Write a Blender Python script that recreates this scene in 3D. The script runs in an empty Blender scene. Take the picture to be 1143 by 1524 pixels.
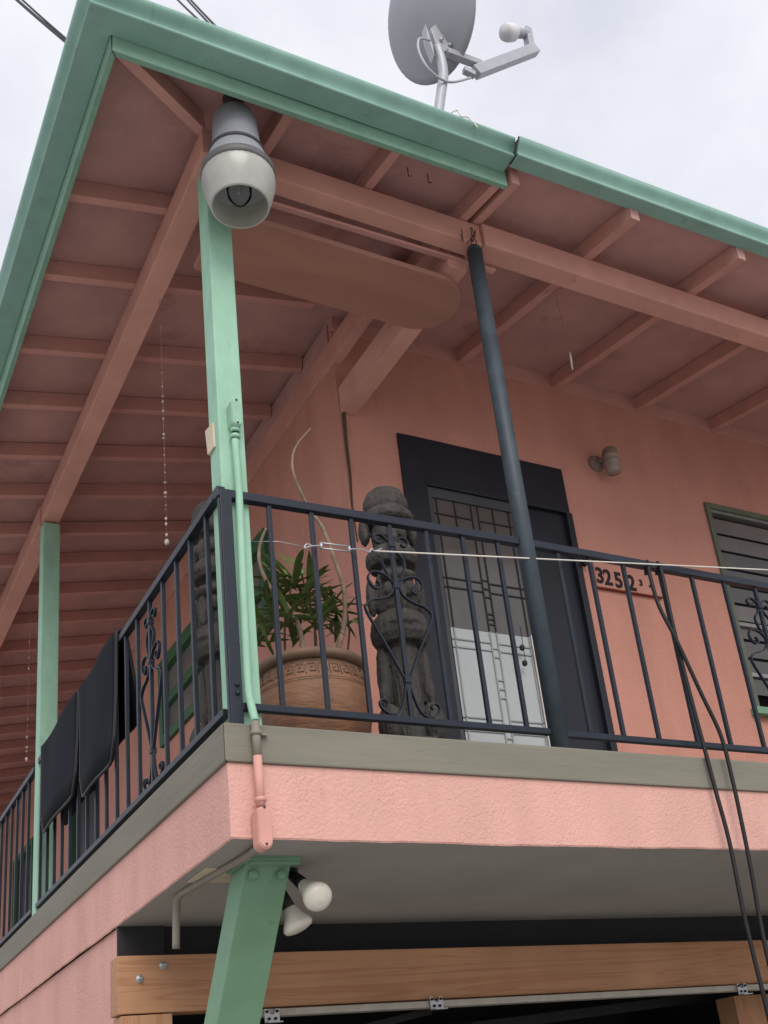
import bpy, bmesh, math, random
from mathutils import Vector, Matrix
random.seed(7)
R = math.radians
scene = bpy.context.scene
col = scene.collection

# ------------------------------------------------------------------ camera
CAM = Vector((-1.17682, -3.11228, -1.24530))
MX = ((0.8721384, -0.4765090, -0.1109675), (0.0976336, 0.3917485, -0.9148775), (0.4794187, 0.7870656, 0.3881822))
FPX, PPX, PPY = 1641.289, 611.0415, 982.6662
cd = bpy.data.cameras.new('camera'); cam = bpy.data.objects.new('camera', cd); col.objects.link(cam)
rx, ry, rz = (Vector(r) for r in MX)
cam.matrix_world = Matrix(((rx.x, -ry.x, -rz.x, CAM.x), (rx.y, -ry.y, -rz.y, CAM.y), (rx.z, -ry.z, -rz.z, CAM.z), (0, 0, 0, 1)))
cd.sensor_fit = 'VERTICAL'; cd.sensor_height = 24.0; cd.lens = 24.0 * FPX / 1524
cd.shift_x = -(PPX - 571.5) / 1524; cd.shift_y = (PPY - 762.0) / 1524
cd.clip_start = 0.05; cd.clip_end = 3000
scene.camera = cam
scene.render.resolution_x = 768; scene.render.resolution_y = 1024

# ------------------------------------------------------------------ sky, sun, exposure
SUN_EL, SUN_AZ = 40.0, 196.0      # azimuth: direction the light comes from, degrees clockwise from +Y
w = bpy.data.worlds.new('World'); scene.world = w; w.use_nodes = True
nt = w.node_tree; nt.nodes.clear()
N = nt.nodes.new; L = nt.links.new
out = N('ShaderNodeOutputWorld'); bg = N('ShaderNodeBackground'); bg.inputs['Strength'].default_value = 0.12
sky = N('ShaderNodeTexSky'); sky.sky_type = 'NISHITA'; sky.sun_disc = False
sky.sun_elevation = R(SUN_EL); sky.sun_rotation = R(SUN_AZ); sky.dust_density = 3.0; sky.air_density = 1.0
tc = N('ShaderNodeTexCoord'); mp = N('ShaderNodeMapping'); mp.inputs['Scale'].default_value = (1.0, 1.0, 1.6)
n1 = N('ShaderNodeTexNoise'); n1.inputs['Scale'].default_value = 3.2; n1.inputs['Detail'].default_value = 7; n1.inputs['Roughness'].default_value = 0.55
L(tc.outputs['Generated'], mp.inputs['Vector']); L(mp.outputs['Vector'], n1.inputs['Vector'])
cr = N('ShaderNodeValToRGB')
cr.color_ramp.elements[0].position = 0.30; cr.color_ramp.elements[0].color = (4.7, 4.8, 5.4, 1)
cr.color_ramp.elements[1].position = 0.66; cr.color_ramp.elements[1].color = (6.7, 6.65, 6.95, 1)
L(n1.outputs['Fac'], cr.inputs['Fac'])
mix = N('ShaderNodeMixRGB'); mix.inputs['Fac'].default_value = 0.86
L(sky.outputs['Color'], mix.inputs['Color1']); L(cr.outputs['Color'], mix.inputs['Color2'])
L(mix.outputs['Color'], bg.inputs['Color']); L(bg.outputs['Background'], out.inputs['Surface'])
sd = bpy.data.lights.new('sun', 'SUN'); sd.energy = 1.5; sd.angle = R(40); sd.color = (1.0, 0.95, 0.88)
sun = bpy.data.objects.new('sun', sd); col.objects.link(sun)
sdir = Vector((math.sin(R(SUN_AZ)) * math.cos(R(SUN_EL)), math.cos(R(SUN_AZ)) * math.cos(R(SUN_EL)), math.sin(R(SUN_EL))))
sun.rotation_euler = sdir.to_track_quat('Z', 'Y').to_euler(); sun.location = (0, 0, 12)
vs = scene.view_settings; vs.view_transform = 'Standard'; vs.look = 'None'; vs.exposure = 0.46; vs.gamma = 1.0; vs.use_curve_mapping = False

# ------------------------------------------------------------------ helpers
def ray(u, v):
    a, b = (u - PPX) / FPX, (v - PPY) / FPX
    return rx * a + ry * b + rz
def on(ax, val, u, v):               # pixel of the photograph -> point on an axis-aligned plane
    d = ray(u, v); return CAM + d * ((val - CAM[ax]) / d[ax])

def mat(name, color, rough=0.7, var=0.12, vscale=6.0, bump=0.0, bscale=80.0, bdist=0.004, spec=0.3, metal=0.0,
        spots=None, spot_amt=0.0, spot_scale=20.0, stretch=(1, 1, 1), detail=6, streak=None):
    m = bpy.data.materials.new(name); m.use_nodes = True
    t = m.node_tree; n = t.nodes; p = n['Principled BSDF']; lk = t.links.new
    p.inputs['Roughness'].default_value = rough; p.inputs['Specular IOR Level'].default_value = spec; p.inputs['Metallic'].default_value = metal
    co = n.new('ShaderNodeTexCoord'); ma = n.new('ShaderNodeMapping'); ma.inputs['Scale'].default_value = stretch
    lk(co.outputs['Object'], ma.inputs['Vector'])
    nz = n.new('ShaderNodeTexNoise'); nz.inputs['Scale'].default_value = vscale; nz.inputs['Detail'].default_value = detail
    nz.inputs['Roughness'].default_value = 0.62
    lk(ma.outputs['Vector'], nz.inputs['Vector'])
    ramp = n.new('ShaderNodeValToRGB'); e = ramp.color_ramp.elements
    e[0].position = 0.28; e[1].position = 0.72
    c0 = [c * (1 - var) for c in color]; c1 = [min(0.9, c * (1 + var)) for c in color]
    e[0].color = (*c0, 1); e[1].color = (*c1, 1)
    lk(nz.outputs['Fac'], ramp.inputs['Fac'])
    last = ramp.outputs['Color']
    if spots:
        n2 = n.new('ShaderNodeTexNoise'); n2.inputs['Scale'].default_value = spot_scale; n2.inputs['Detail'].default_value = 8
        n2.inputs['Roughness'].default_value = 0.7
        lk(ma.outputs['Vector'], n2.inputs['Vector'])
        r2 = n.new('ShaderNodeValToRGB'); r2.color_ramp.elements[0].position = 0.72 - 0.22 * spot_amt; r2.color_ramp.elements[1].position = 0.78 - 0.16 * spot_amt
        lk(n2.outputs['Fac'], r2.inputs['Fac'])
        mx = n.new('ShaderNodeMixRGB'); mx.inputs['Color2'].default_value = (*spots, 1)
        lk(r2.outputs['Color'], mx.inputs['Fac']); lk(last, mx.inputs['Color1']); last = mx.outputs['Color']
    lk(last, p.inputs['Base Color'])
    rm = n.new('ShaderNodeMapRange'); rm.inputs['To Min'].default_value = max(0.02, rough - 0.1); rm.inputs['To Max'].default_value = min(1, rough + 0.1)
    lk(nz.outputs['Fac'], rm.inputs['Value']); lk(rm.outputs['Result'], p.inputs['Roughness'])
    if bump > 0:
        nb = n.new('ShaderNodeTexNoise'); nb.inputs['Scale'].default_value = bscale; nb.inputs['Detail'].default_value = 5
        lk(ma.outputs['Vector'], nb.inputs['Vector'])
        bp = n.new('ShaderNodeBump'); bp.inputs['Strength'].default_value = bump; bp.inputs['Distance'].default_value = bdist
        lk(nb.outputs['Fac'], bp.inputs['Height']); lk(bp.outputs['Normal'], p.inputs['Normal'])
    return m

def stucco(name, color, strength=0.9, dark=None):
    m = mat(name, color, 0.9, 0.11, 1.9, 0, spec=0.15, spots=dark, spot_amt=0.55 if dark else 0, spot_scale=2.1, stretch=(1.8, 1.8, .45))
    t = m.node_tree; n = t.nodes; lk = t.links.new; p = n['Principled BSDF']
    co = n.new('ShaderNodeTexCoord')
    a = n.new('ShaderNodeTexNoise'); a.inputs['Scale'].default_value = 120; a.inputs['Detail'].default_value = 4; a.inputs['Distortion'].default_value = 0.2
    b = n.new('ShaderNodeTexNoise'); b.inputs['Scale'].default_value = 3.0; b.inputs['Detail'].default_value = 3
    v = n.new('ShaderNodeTexVoronoi'); v.inputs['Scale'].default_value = 90; v.feature = 'SMOOTH_F1'
    for q in (a, b, v): lk(co.outputs['Object'], q.inputs['Vector'])
    s1 = n.new('ShaderNodeMath'); s1.operation = 'MULTIPLY'; lk(a.outputs['Fac'], s1.inputs[0])
    r = n.new('ShaderNodeMapRange'); r.inputs['From Min'].default_value = 0.38; r.inputs['From Max'].default_value = 0.62; r.inputs['To Min'].default_value = 0.35
    lk(b.outputs['Fac'], r.inputs['Value']); lk(r.outputs['Result'], s1.inputs[1])
    s2 = n.new('ShaderNodeMath'); s2.operation = 'MULTIPLY_ADD'; s2.inputs[1].default_value = -0.35
    lk(v.outputs['Distance'], s2.inputs[0]); lk(s1.outputs[0], s2.inputs[2])
    bp = n.new('ShaderNodeBump'); bp.inputs['Strength'].default_value = strength; bp.inputs['Distance'].default_value = 0.008
    lk(s2.outputs[0], bp.inputs['Height']); lk(bp.outputs['Normal'], p.inputs['Normal'])
    return m

def wood(name, color, dark, axis=0, scale=1.0):
    m = bpy.data.materials.new(name); m.use_nodes = True
    t = m.node_tree; n = t.nodes; lk = t.links.new; p = n['Principled BSDF']
    p.inputs['Roughness'].default_value = 0.65; p.inputs['Specular IOR Level'].default_value = 0.25
    co = n.new('ShaderNodeTexCoord'); ma = n.new('ShaderNodeMapping')
    s = [14 * scale] * 3; s[axis] = 0.55 * scale; ma.inputs['Scale'].default_value = s
    lk(co.outputs['Object'], ma.inputs['Vector'])
    nz = n.new('ShaderNodeTexNoise'); nz.inputs['Scale'].default_value = 1.0; nz.inputs['Detail'].default_value = 3; nz.inputs['Distortion'].default_value = 1.6
    lk(ma.outputs['Vector'], nz.inputs['Vector'])
    mul = n.new('ShaderNodeMath'); mul.operation = 'MULTIPLY'; mul.inputs[1].default_value = 9.0; lk(nz.outputs['Fac'], mul.inputs[0])
    fr = n.new('ShaderNodeMath'); fr.operation = 'PINGPONG'; fr.inputs[1].default_value = 1.0; lk(mul.outputs[0], fr.inputs[0])
    ramp = n.new('ShaderNodeValToRGB'); ramp.color_ramp.elements[0].color = (*dark, 1); ramp.color_ramp.elements[1].color = (*color, 1)
    ramp.color_ramp.elements[0].position = 0.0; ramp.color_ramp.elements[1].position = 0.45
    lk(fr.outputs[0], ramp.inputs['Fac'])
    n2 = n.new('ShaderNodeTexNoise'); n2.inputs['Scale'].default_value = 2.2; n2.inputs['Detail'].default_value = 4; lk(co.outputs['Object'], n2.inputs['Vector'])
    mx = n.new('ShaderNodeMixRGB'); mx.blend_type = 'MULTIPLY'; mx.inputs['Fac'].default_value = 0.55
    lk(ramp.outputs['Color'], mx.inputs['Color1'])
    r3 = n.new('ShaderNodeValToRGB'); r3.color_ramp.elements[0].color = (0.55, 0.52, 0.5, 1); r3.color_ramp.elements[1].color = (1, 1, 1, 1); r3.color_ramp.elements[0].position = .3; r3.color_ramp.elements[1].position = .65
    lk(n2.outputs['Fac'], r3.inputs['Fac']); lk(r3.outputs['Color'], mx.inputs['Color2'])
    last = mx.outputs['Color']
    # knots
    v = n.new('ShaderNodeTexVoronoi'); v.inputs['Scale'].default_value = 1.9; mk = n.new('ShaderNodeMapping')
    ks = [1.9] * 3; ks[axis] = 1.0; mk.inputs['Scale'].default_value = ks; lk(co.outputs['Object'], mk.inputs['Vector']); lk(mk.outputs['Vector'], v.inputs['Vector'])
    rk = n.new('ShaderNodeValToRGB'); rk.color_ramp.elements[0].color = (1, 1, 1, 1); rk.color_ramp.elements[1].color = (0, 0, 0, 1); rk.color_ramp.elements[0].position = .05; rk.color_ramp.elements[1].position = .12
    lk(v.outputs['Distance'], rk.inputs['Fac'])
    mk2 = n.new('ShaderNodeMixRGB'); mk2.inputs['Color2'].default_value = (*[c * 0.5 for c in dark], 1); lk(rk.outputs['Color'], mk2.inputs['Fac']); lk(last, mk2.inputs['Color1'])
    lk(mk2.outputs['Color'], p.inputs['Base Color'])
    bp = n.new('ShaderNodeBump'); bp.inputs['Strength'].default_value = 0.25; bp.inputs['Distance'].default_value = 0.003
    lk(fr.outputs[0], bp.inputs['Height']); lk(bp.outputs['Normal'], p.inputs['Normal'])
    return m

def glass(name, tint=(0.9, 0.95, 0.95), trans=0.9, ior=1.5):
    m = bpy.data.materials.new(name); m.use_nodes = True
    t = m.node_tree; n = t.nodes; lk = t.links.new; n.clear()
    o = n.new('ShaderNodeOutputMaterial'); g = n.new('ShaderNodeBsdfGlossy'); g.inputs['Roughness'].default_value = 0.02
    tr = n.new('ShaderNodeBsdfTransparent'); tr.inputs['Color'].default_value = (*[c * trans for c in tint], 1)
    f = n.new('ShaderNodeFresnel'); f.inputs['IOR'].default_value = ior
    mx = n.new('ShaderNodeMixShader'); lk(f.outputs[0], mx.inputs[0]); lk(tr.outputs[0], mx.inputs[1]); lk(g.outputs[0], mx.inputs[2])
    lk(mx.outputs[0], o.inputs['Surface']); return m

M = {}
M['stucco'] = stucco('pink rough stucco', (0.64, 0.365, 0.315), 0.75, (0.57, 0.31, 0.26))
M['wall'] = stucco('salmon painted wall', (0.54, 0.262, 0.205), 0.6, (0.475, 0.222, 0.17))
M['soffit_pink'] = mat('dusty pink painted boarding', (0.48, 0.275, 0.255), 0.8, 0.16, 3.0, 0.25, 60, spots=(0.38, 0.21, 0.195), spot_amt=0.62, spot_scale=2.3)
M['rafter_pink'] = mat('pink painted timber', (0.55, 0.293, 0.253), 0.75, 0.13, 5.0, 0.4, 40, spots=(0.44, 0.23, 0.20), spot_amt=0.45, spot_scale=13)
M['beam_pink'] = mat('pink painted beam', (0.58, 0.305, 0.25), 0.75, 0.13, 4.0, 0.35, 50, spots=(0.46, 0.24, 0.20), spot_amt=0.48, spot_scale=9)
M['mint'] = mat('mint green paint', (0.29, 0.50, 0.375), 0.6, 0.15, 7.0, 0.6, 45, 0.003, stretch=(1, 1, .45), spots=(0.12, 0.20, 0.155), spot_amt=0.40, spot_scale=30)
M['mint_dark'] = mat('green painted steel', (0.165, 0.305, 0.195), 0.55, 0.12, 5.0, 0.15, 60, 0.003, spots=(0.12, 0.225, 0.145), spot_amt=0.5, spot_scale=16)
M['gutter'] = mat('green painted gutter', (0.222, 0.39, 0.335), 0.5, 0.12, 7.0, 0.12, 30, 0.003, spec=0.4, spots=(0.17, 0.30, 0.26), spot_amt=0.48, spot_scale=9)
M['fascia_green'] = mat('green painted fascia board', (0.20, 0.35, 0.27), 0.65, 0.12, 9.0, 0.3, 40, 0.003, spots=(0.14, 0.26, 0.2), spot_amt=0.4, spot_scale=14)
M['rafter_end'] = mat('dark green painted end grain', (0.13, 0.125, 0.125), 0.7, 0.15, 20)
M['cap'] = mat('weathered grey painted timber', (0.195, 0.185, 0.150), 0.8, 0.16, 3.0, 0.5, 22, 0.004, stretch=(0.35, 0.35, 3.0), spots=(0.25, 0.235, 0.195), spot_amt=0.3, spot_scale=12)
M['soffit_grey'] = mat('grey plaster soffit', (0.31, 0.295, 0.27), 0.9, 0.10, 2.0, 0.4, 60, spots=(0.27, 0.255, 0.235), spot_amt=0.5, spot_scale=3)
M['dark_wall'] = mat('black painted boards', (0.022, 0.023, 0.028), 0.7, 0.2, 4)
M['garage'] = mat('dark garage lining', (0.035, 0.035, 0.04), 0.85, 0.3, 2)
M['iron'] = mat('blue black painted iron', (0.010, 0.015, 0.026), 0.45, 0.25, 14, 0.25, 90, 0.002, spec=0.35, spots=(0.022, 0.032, 0.048), spot_amt=0.35, spot_scale=18)
M['pipe'] = mat('faded blue grey painted pipe', (0.036, 0.052, 0.068), 0.55, 0.3, 9, 0.2, 60, 0.002, spec=0.45, spots=(0.065, 0.085, 0.105), spot_amt=0.45, spot_scale=14)
M['lumber'] = wood('fresh sawn lumber', (0.50, 0.27, 0.15), (0.42, 0.205, 0.105), 0)
M['lumber_v'] = wood('fresh sawn lumber upright', (0.50, 0.28, 0.16), (0.43, 0.215, 0.11), 2)
M['plank'] = mat('brown pink painted plank', (0.37, 0.185, 0.14), 0.6, 0.16, 3, 0.2, 40, stretch=(0.4, 2, 2), spots=(0.44, 0.22, 0.16), spot_amt=0.4, spot_scale=4)
M['tiki'] = mat('weathered dark carved wood', (0.062, 0.056, 0.052), 0.8, 0.35, 14, 1.0, 55, 0.010, stretch=(1.5, 1.5, 0.22), spots=(0.15, 0.142, 0.132), spot_amt=0.5, spot_scale=10)
M['terracotta'] = mat('brown glazed terracotta', (0.215, 0.105, 0.06), 0.6, 0.22, 11, 0.6, 22, 0.008, spec=0.4, stretch=(1, 1, 3), spots=(0.15, 0.07, 0.04), spot_amt=0.45, spot_scale=6)
M['terracotta_rim'] = mat('tan terracotta rim', (0.185, 0.118, 0.08), 0.65, 0.15, 12, 0.3, 40)
M['soil'] = mat('dark potting soil', (0.03, 0.022, 0.016), 0.95, 0.4, 40, 1, 50, 0.01)
M['leaf'] = mat('dark green leaf', (0.10, 0.145, 0.042), 0.4, 0.35, 6, spec=0.4)
M['stem'] = mat('pale grey brown stem', (0.23, 0.17, 0.125), 0.85, 0.3, 30, 0.6, 60, 0.004)
M['stem_dark'] = mat('brown stem', (0.09, 0.06, 0.04), 0.85, 0.3, 30, 0.6, 60, 0.004)
M['door'] = mat('black painted door timber', (0.010, 0.012, 0.020), 0.5, 0.2, 5, spec=0.4)
M['door_leaf'] = mat('charcoal painted door leaf', (0.055, 0.058, 0.066), 0.5, 0.15, 6, spec=0.4)
M['came'] = mat('dark lead came', (0.03, 0.028, 0.028), 0.5, 0.2, 20)
M['came_reflection'] = mat('lead came paled by reflection', (0.32, 0.34, 0.345), 0.5, 0.1, 20)  # same lead came, lightened to paint the reflection lying over it
M['curtain'] = mat('taupe curtain', (0.105, 0.085, 0.078), 0.9, 0.12, 3)
M['blind'] = mat('white blind', (0.72, 0.76, 0.78), 0.8, 0.04, 3)
M['glass'] = glass('window glass')
M['smoked'] = mat('smoky leaded glass', (0.105, 0.094, 0.088), 0.12, 0.15, 3, spec=0.5)
M['painted_reflection'] = mat('pale frosted glass', (0.43, 0.46, 0.465), 0.2, 0.05, 3, spec=0.5)  # hazy reflection in the lower door glass, painted as its base colour
M['louvre_dark'] = mat('dark louvre glass', (0.095, 0.09, 0.087), 0.25, 0.2, 4, spec=0.4)
M['louvre'] = mat('smoky louvre glass', (0.15, 0.137, 0.127), 0.35, 0.2, 4, spec=0.5)
M['aluminium'] = mat('dull aluminium', (0.30, 0.29, 0.28), 0.5, 0.12, 8, metal=0.6)
M['zinc'] = mat('bright zinc plated steel', (0.42, 0.43, 0.44), 0.4, 0.15, 20, metal=0.7)
M['track'] = mat('weathered galvanised track', (0.40, 0.37, 0.32), 0.6, 0.2, 9, metal=0.3)
M['green_frame'] = mat('dark green window frame', (0.042, 0.125, 0.06), 0.55, 0.15, 9)
M['olive_frame'] = mat('faded olive green frame', (0.12, 0.135, 0.095), 0.65, 0.15, 9)
M['lamp_grey'] = mat('weathered grey cast metal', (0.27, 0.285, 0.32), 0.6, 0.12, 12, 0.2, 60, 0.002)
M['lamp_band'] = mat('grey lamp band', (0.125, 0.125, 0.125), 0.5, 0.12, 20)
M['lamp_ring'] = mat('dark lamp ring', (0.06, 0.062, 0.07), 0.6, 0.15, 20)
M['refractor'] = mat('ribbed milky acrylic', (0.50, 0.50, 0.475), 0.35, 0.06, 6, spec=0.5)
def milky(name, c_):
    m = bpy.data.materials.new(name); m.use_nodes = True; n = m.node_tree.nodes; lk = m.node_tree.links.new; n.clear()
    o = n.new('ShaderNodeOutputMaterial'); d_ = n.new('ShaderNodeBsdfDiffuse'); t_ = n.new('ShaderNodeBsdfTranslucent'); g_ = n.new('ShaderNodeBsdfGlossy'); g_.inputs['Roughness'].default_value = .25
    co = n.new('ShaderNodeTexCoord'); nz = n.new('ShaderNodeTexNoise'); nz.inputs['Scale'].default_value = 9; nz.inputs['Detail'].default_value = 6; rp = n.new('ShaderNodeValToRGB')
    rp.color_ramp.elements[0].position = .3; rp.color_ramp.elements[0].color = (*[k * .82 for k in c_], 1); rp.color_ramp.elements[1].position = .65; rp.color_ramp.elements[1].color = (*c_, 1)
    lk(co.outputs['Object'], nz.inputs['Vector']); lk(nz.outputs['Fac'], rp.inputs['Fac'])
    for q in (d_, t_): lk(rp.outputs['Color'], q.inputs['Color'])
    a = n.new('ShaderNodeMixShader'); a.inputs[0].default_value = .5; b_ = n.new('ShaderNodeMixShader'); b_.inputs[0].default_value = .06
    lk(d_.outputs[0], a.inputs[1]); lk(t_.outputs[0], a.inputs[2]); lk(a.outputs[0], b_.inputs[1]); lk(g_.outputs[0], b_.inputs[2]); lk(b_.outputs[0], o.inputs['Surface']); return m
M['refractor'] = milky('milky acrylic', (0.72, 0.72, 0.68))
M['bulb'] = mat('milky bulb glass', (0.66, 0.63, 0.55), 0.25, 0.05, 9, spec=0.5)
M['bulb_clear'] = glass('clear lamp glass', (0.92, 0.94, 0.96), 0.97, 1.12)
M['lamp_inner'] = mat('dull reflector metal', (0.42, 0.43, 0.44), 0.4, 0.1, 9)
M['black'] = mat('black plastic', (0.013, 0.013, 0.015), 0.5, 0.2, 10)
M['cable'] = mat('black cable', (0.012, 0.012, 0.014), 0.55, 0.3, 30)
M['mat_fabric'] = mat('black rubber mat', (0.007, 0.009, 0.014), 0.8, 0.2, 5, 0.3, 150, 0.002, spec=0.12)
M['dish'] = mat('grey painted dish', (0.33, 0.34, 0.38), 0.5, 0.06, 5)
M['dish_arm'] = mat('pale grey galvanised arm', (0.40, 0.415, 0.45), 0.45, 0.08, 12, metal=0.2)
M['lnb'] = mat('white plastic', (0.68, 0.68, 0.69), 0.5, 0.05, 8)
M['conduit_pink'] = mat('pink painted conduit', (0.60, 0.31, 0.26), 0.6, 0.08, 16, 0.3, 50, 0.002)
M['conduit_grey'] = mat('grey painted conduit', (0.235, 0.21, 0.175), 0.65, 0.12, 16, 0.3, 50, 0.002)
M['bead'] = mat('pearly shell bead', (0.50, 0.43, 0.40), 0.25, 0.1, 30, spec=0.6)
M['bead_clear'] = mat('glass bead', (0.34, 0.29, 0.28), 0.15, 0.2, 30, spec=0.8)
M['string'] = mat('thin string', (0.30, 0.18, 0.16), 0.8)
M['line'] = mat('white coated clothes line', (0.68, 0.64, 0.58), 0.5)
M['plaque'] = mat('pink painted plaque', (0.52, 0.24, 0.19), 0.6, 0.06, 6)
M['plaque_edge'] = mat('brown plaque edge', (0.22, 0.05, 0.035), 0.6)
M['numeral'] = mat('black numeral', (0.008, 0.007, 0.008), 0.5)
M['ground'] = mat('pale concrete paving', (0.40, 0.385, 0.36), 0.9, 0.12, 0.6, 0.4, 40, spots=(0.34, 0.33, 0.31), spot_amt=0.5, spot_scale=1.2)
M['shingle'] = mat('grey roofing', (0.16, 0.155, 0.15), 0.9, 0.2, 20, 0.5, 60)
M['floor'] = mat('grey balcony deck coating', (0.25, 0.24, 0.22), 0.85, 0.12, 3)
M['light_brown'] = mat('brown clay lantern', (0.22, 0.165, 0.14), 0.65, 0.2, 15, 0.3, 40)
M['cream'] = mat('cream painted plate', (0.55, 0.48, 0.36), 0.7, 0.12, 6)

class MB:
    def __init__(s): s.v = []; s.f = []; s.smooth = []
    def add(s, vs, fs, smooth=False):
        o = len(s.v); s.v += [Vector(v) for v in vs]; s.f += [tuple(i + o for i in f) for f in fs]; s.smooth += [smooth] * len(fs); return s
    def box(s, x0, x1, y0, y1, z0, z1):
        return s.hexa([(x0, y0, z0), (x1, y0, z0), (x1, y1, z0), (x0, y1, z0), (x0, y0, z1), (x1, y0, z1), (x1, y1, z1), (x0, y1, z1)])
    def hexa(s, p):
        return s.add(p, [(0, 3, 2, 1), (4, 5, 6, 7), (0, 1, 5, 4), (1, 2, 6, 5), (2, 3, 7, 6), (3, 0, 4, 7)])
    def bar(s, a, b, wd, ht, up=(0, 0, 1)):            # rectangular bar from a to b
        a, b = Vector(a), Vector(b); t = (b - a).normalized(); u = Vector(up); sd_ = t.cross(u).normalized(); u = sd_.cross(t).normalized()
        q = []
        for P in (a, b):
            q += [P + sd_ * wd / 2 * i + u * ht / 2 * j for i, j in ((-1, -1), (1, -1), (1, 1), (-1, 1))]
        return s.add(q, [(0, 1, 2, 3)[::-1], (4, 5, 6, 7), (0, 1, 5, 4), (1, 2, 6, 5), (2, 3, 7, 6), (3, 0, 4, 7)])
    def tube(s, pts, rad, seg=8, caps=True):
        pts = [Vector(p) for p in pts]; n = len(pts)
        rads = rad if isinstance(rad, (list, tuple)) else [rad] * n
        t0 = (pts[1] - pts[0]).normalized(); u = t0.orthogonal().normalized(); V = []; F = []
        for i, p in enumerate(pts):
            t = (pts[min(i + 1, n - 1)] - pts[max(i - 1, 0)]).normalized()
            u = (u - t * u.dot(t)); u = u.normalized() if u.length > 1e-6 else t.orthogonal().normalized(); b = t.cross(u)
            V += [p + (u * math.cos(2 * math.pi * k / seg) + b * math.sin(2 * math.pi * k / seg)) * rads[i] for k in range(seg)]
        for i in range(n - 1):
            F += [(i * seg + k, i * seg + (k + 1) % seg, (i + 1) * seg + (k + 1) % seg, (i + 1) * seg + k) for k in range(seg)]
        s.add(V, F, True)
        if caps:
            o = len(s.v) - n * seg
            s.f += [tuple(o + k for k in range(seg))[::-1], tuple(o + (n - 1) * seg + k for k in range(seg))]; s.smooth += [False, False]
        return s
    def lathe(s, prof, c=(0, 0, 0), seg=32, axis=None, closed=False):    # prof: (r, h)
        c = Vector(c); ax = Vector(axis).normalized() if axis else Vector((0, 0, 1))
        u = ax.orthogonal().normalized() if axis else Vector((1, 0, 0)); b = ax.cross(u); V = []; F = []
        for r, h in prof:
            V += [c + ax * h + (u * math.cos(2 * math.pi * k / seg) + b * math.sin(2 * math.pi * k / seg)) * max(r, 1e-4) for k in range(seg)]
        for i in range(len(prof) - 1):
            F += [(i * seg + k, i * seg + (k + 1) % seg, (i + 1) * seg + (k + 1) % seg, (i + 1) * seg + k) for k in range(seg)]
        s.add(V, F, True)
        return s
    def ball(s, c, r, seg=10, rings=6, sc=(1, 1, 1)):
        c = Vector(c); V = []; F = []
        for i in range(rings + 1):
            a = math.pi * i / rings
            V += [c + Vector((math.sin(a) * math.cos(2 * math.pi * k / seg) * r * sc[0], math.sin(a) * math.sin(2 * math.pi * k / seg) * r * sc[1], math.cos(a) * r * sc[2])) for k in range(seg)]
        for i in range(rings):
            F += [(i * seg + k, (i + 1) * seg + k, (i + 1) * seg + (k + 1) % seg, i * seg + (k + 1) % seg) for k in range(seg)]
        return s.add(V, F, True)
    def poly(s, outline, d, smooth=False):             # extrude a planar outline (list of 3D points) by vector d
        n = len(outline); d = Vector(d); p = [Vector(q) for q in outline]
        return s.add(p + [q + d for q in p], [tuple(range(n))[::-1], tuple(range(n, 2 * n))] + [(i, (i + 1) % n, (i + 1) % n + n, i + n) for i in range(n)], smooth)
    def build(s, name, m, parent=None, bevel=0.0, origin=None, seg=2):
        base = wbase(parent) if parent is not None else Vector(origin or (0, 0, 0))
        me = bpy.data.meshes.new(name); me.from_pydata([v - base for v in s.v], [], s.f); me.polygons.foreach_set('use_smooth', s.smooth)
        bm = bmesh.new(); bm.from_mesh(me); bmesh.ops.remove_doubles(bm, verts=bm.verts, dist=1e-6); bmesh.ops.recalc_face_normals(bm, faces=bm.faces)
        if bevel > 0:
            ed = [e for e in bm.edges if len(e.link_faces) == 2 and e.calc_face_angle(0) > 0.6]
            bmesh.ops.bevel(bm, geom=ed, offset=bevel, segments=seg, affect='EDGES', profile=0.6, clamp_overlap=True)
        bm.to_mesh(me); bm.free()
        me.materials.append(M[m] if isinstance(m, str) else m)
        o = bpy.data.objects.new(name, me); col.objects.link(o)
        if parent is not None: o.parent = parent
        else: o.location = base
        return o

def wbase(o):
    b = Vector((0, 0, 0))
    while o is not None: b = b + o.location; o = o.parent
    return b
def empty(name, loc, label, cat, group=None):
    o = bpy.data.objects.new(name, None); o.location = loc; o.empty_display_size = 0.1; col.objects.link(o); tag(o, label, cat, group); return o
def tag(o, label, cat, group=None):
    o['label'] = label; o['category'] = cat
    if group: o['group'] = group
    return o
def struct(o): o['kind'] = 'structure'; return o
def copy_at(o, d):                       # a copy of a part of the same thing, moved by d
    c_ = o.copy(); col.objects.link(c_); c_.parent = o.parent; c_.location = o.location + Vector(d); return c_
def smoothpts(P, n=6):
    P = [Vector(p) for p in P]; o = []
    for i in range(len(P) - 1):
        a, b, c_, d = P[max(i - 1, 0)], P[i], P[i + 1], P[min(i + 2, len(P) - 1)]
        for k in range(n):
            t = k / n; o.append(0.5 * ((2 * b) + (c_ - a) * t + (2 * a - 5 * b + 4 * c_ - d) * t * t + (3 * b - a - 3 * c_ + d) * t ** 3))
    o.append(P[-1]); return o

GZ = -2.85          # ground
WY, WX = 1.178, 1.18  # upper walls
XE, YE = 8.0, 12.0  # how far the house goes on
SL = 0.195          # roof slope
# ------------------------------------------------------------------ ground
g = MB(); g.add([(-600, -600, GZ), (600, -600, GZ), (600, 600, GZ), (-600, 600, GZ)], [(0, 1, 2, 3)])
struct(g.build('ground', 'ground'))

# ------------------------------------------------------------------ house
house = empty('house', (0, 0, GZ), 'pink stucco house with upstairs balcony, pink rafters and green trim', 'house')
def part(name, mb, m, bevel=0.0, parent=house, label=None):
    o = mb.build(name, m, parent, bevel)
    if label: o['label'] = label
    return o
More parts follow.
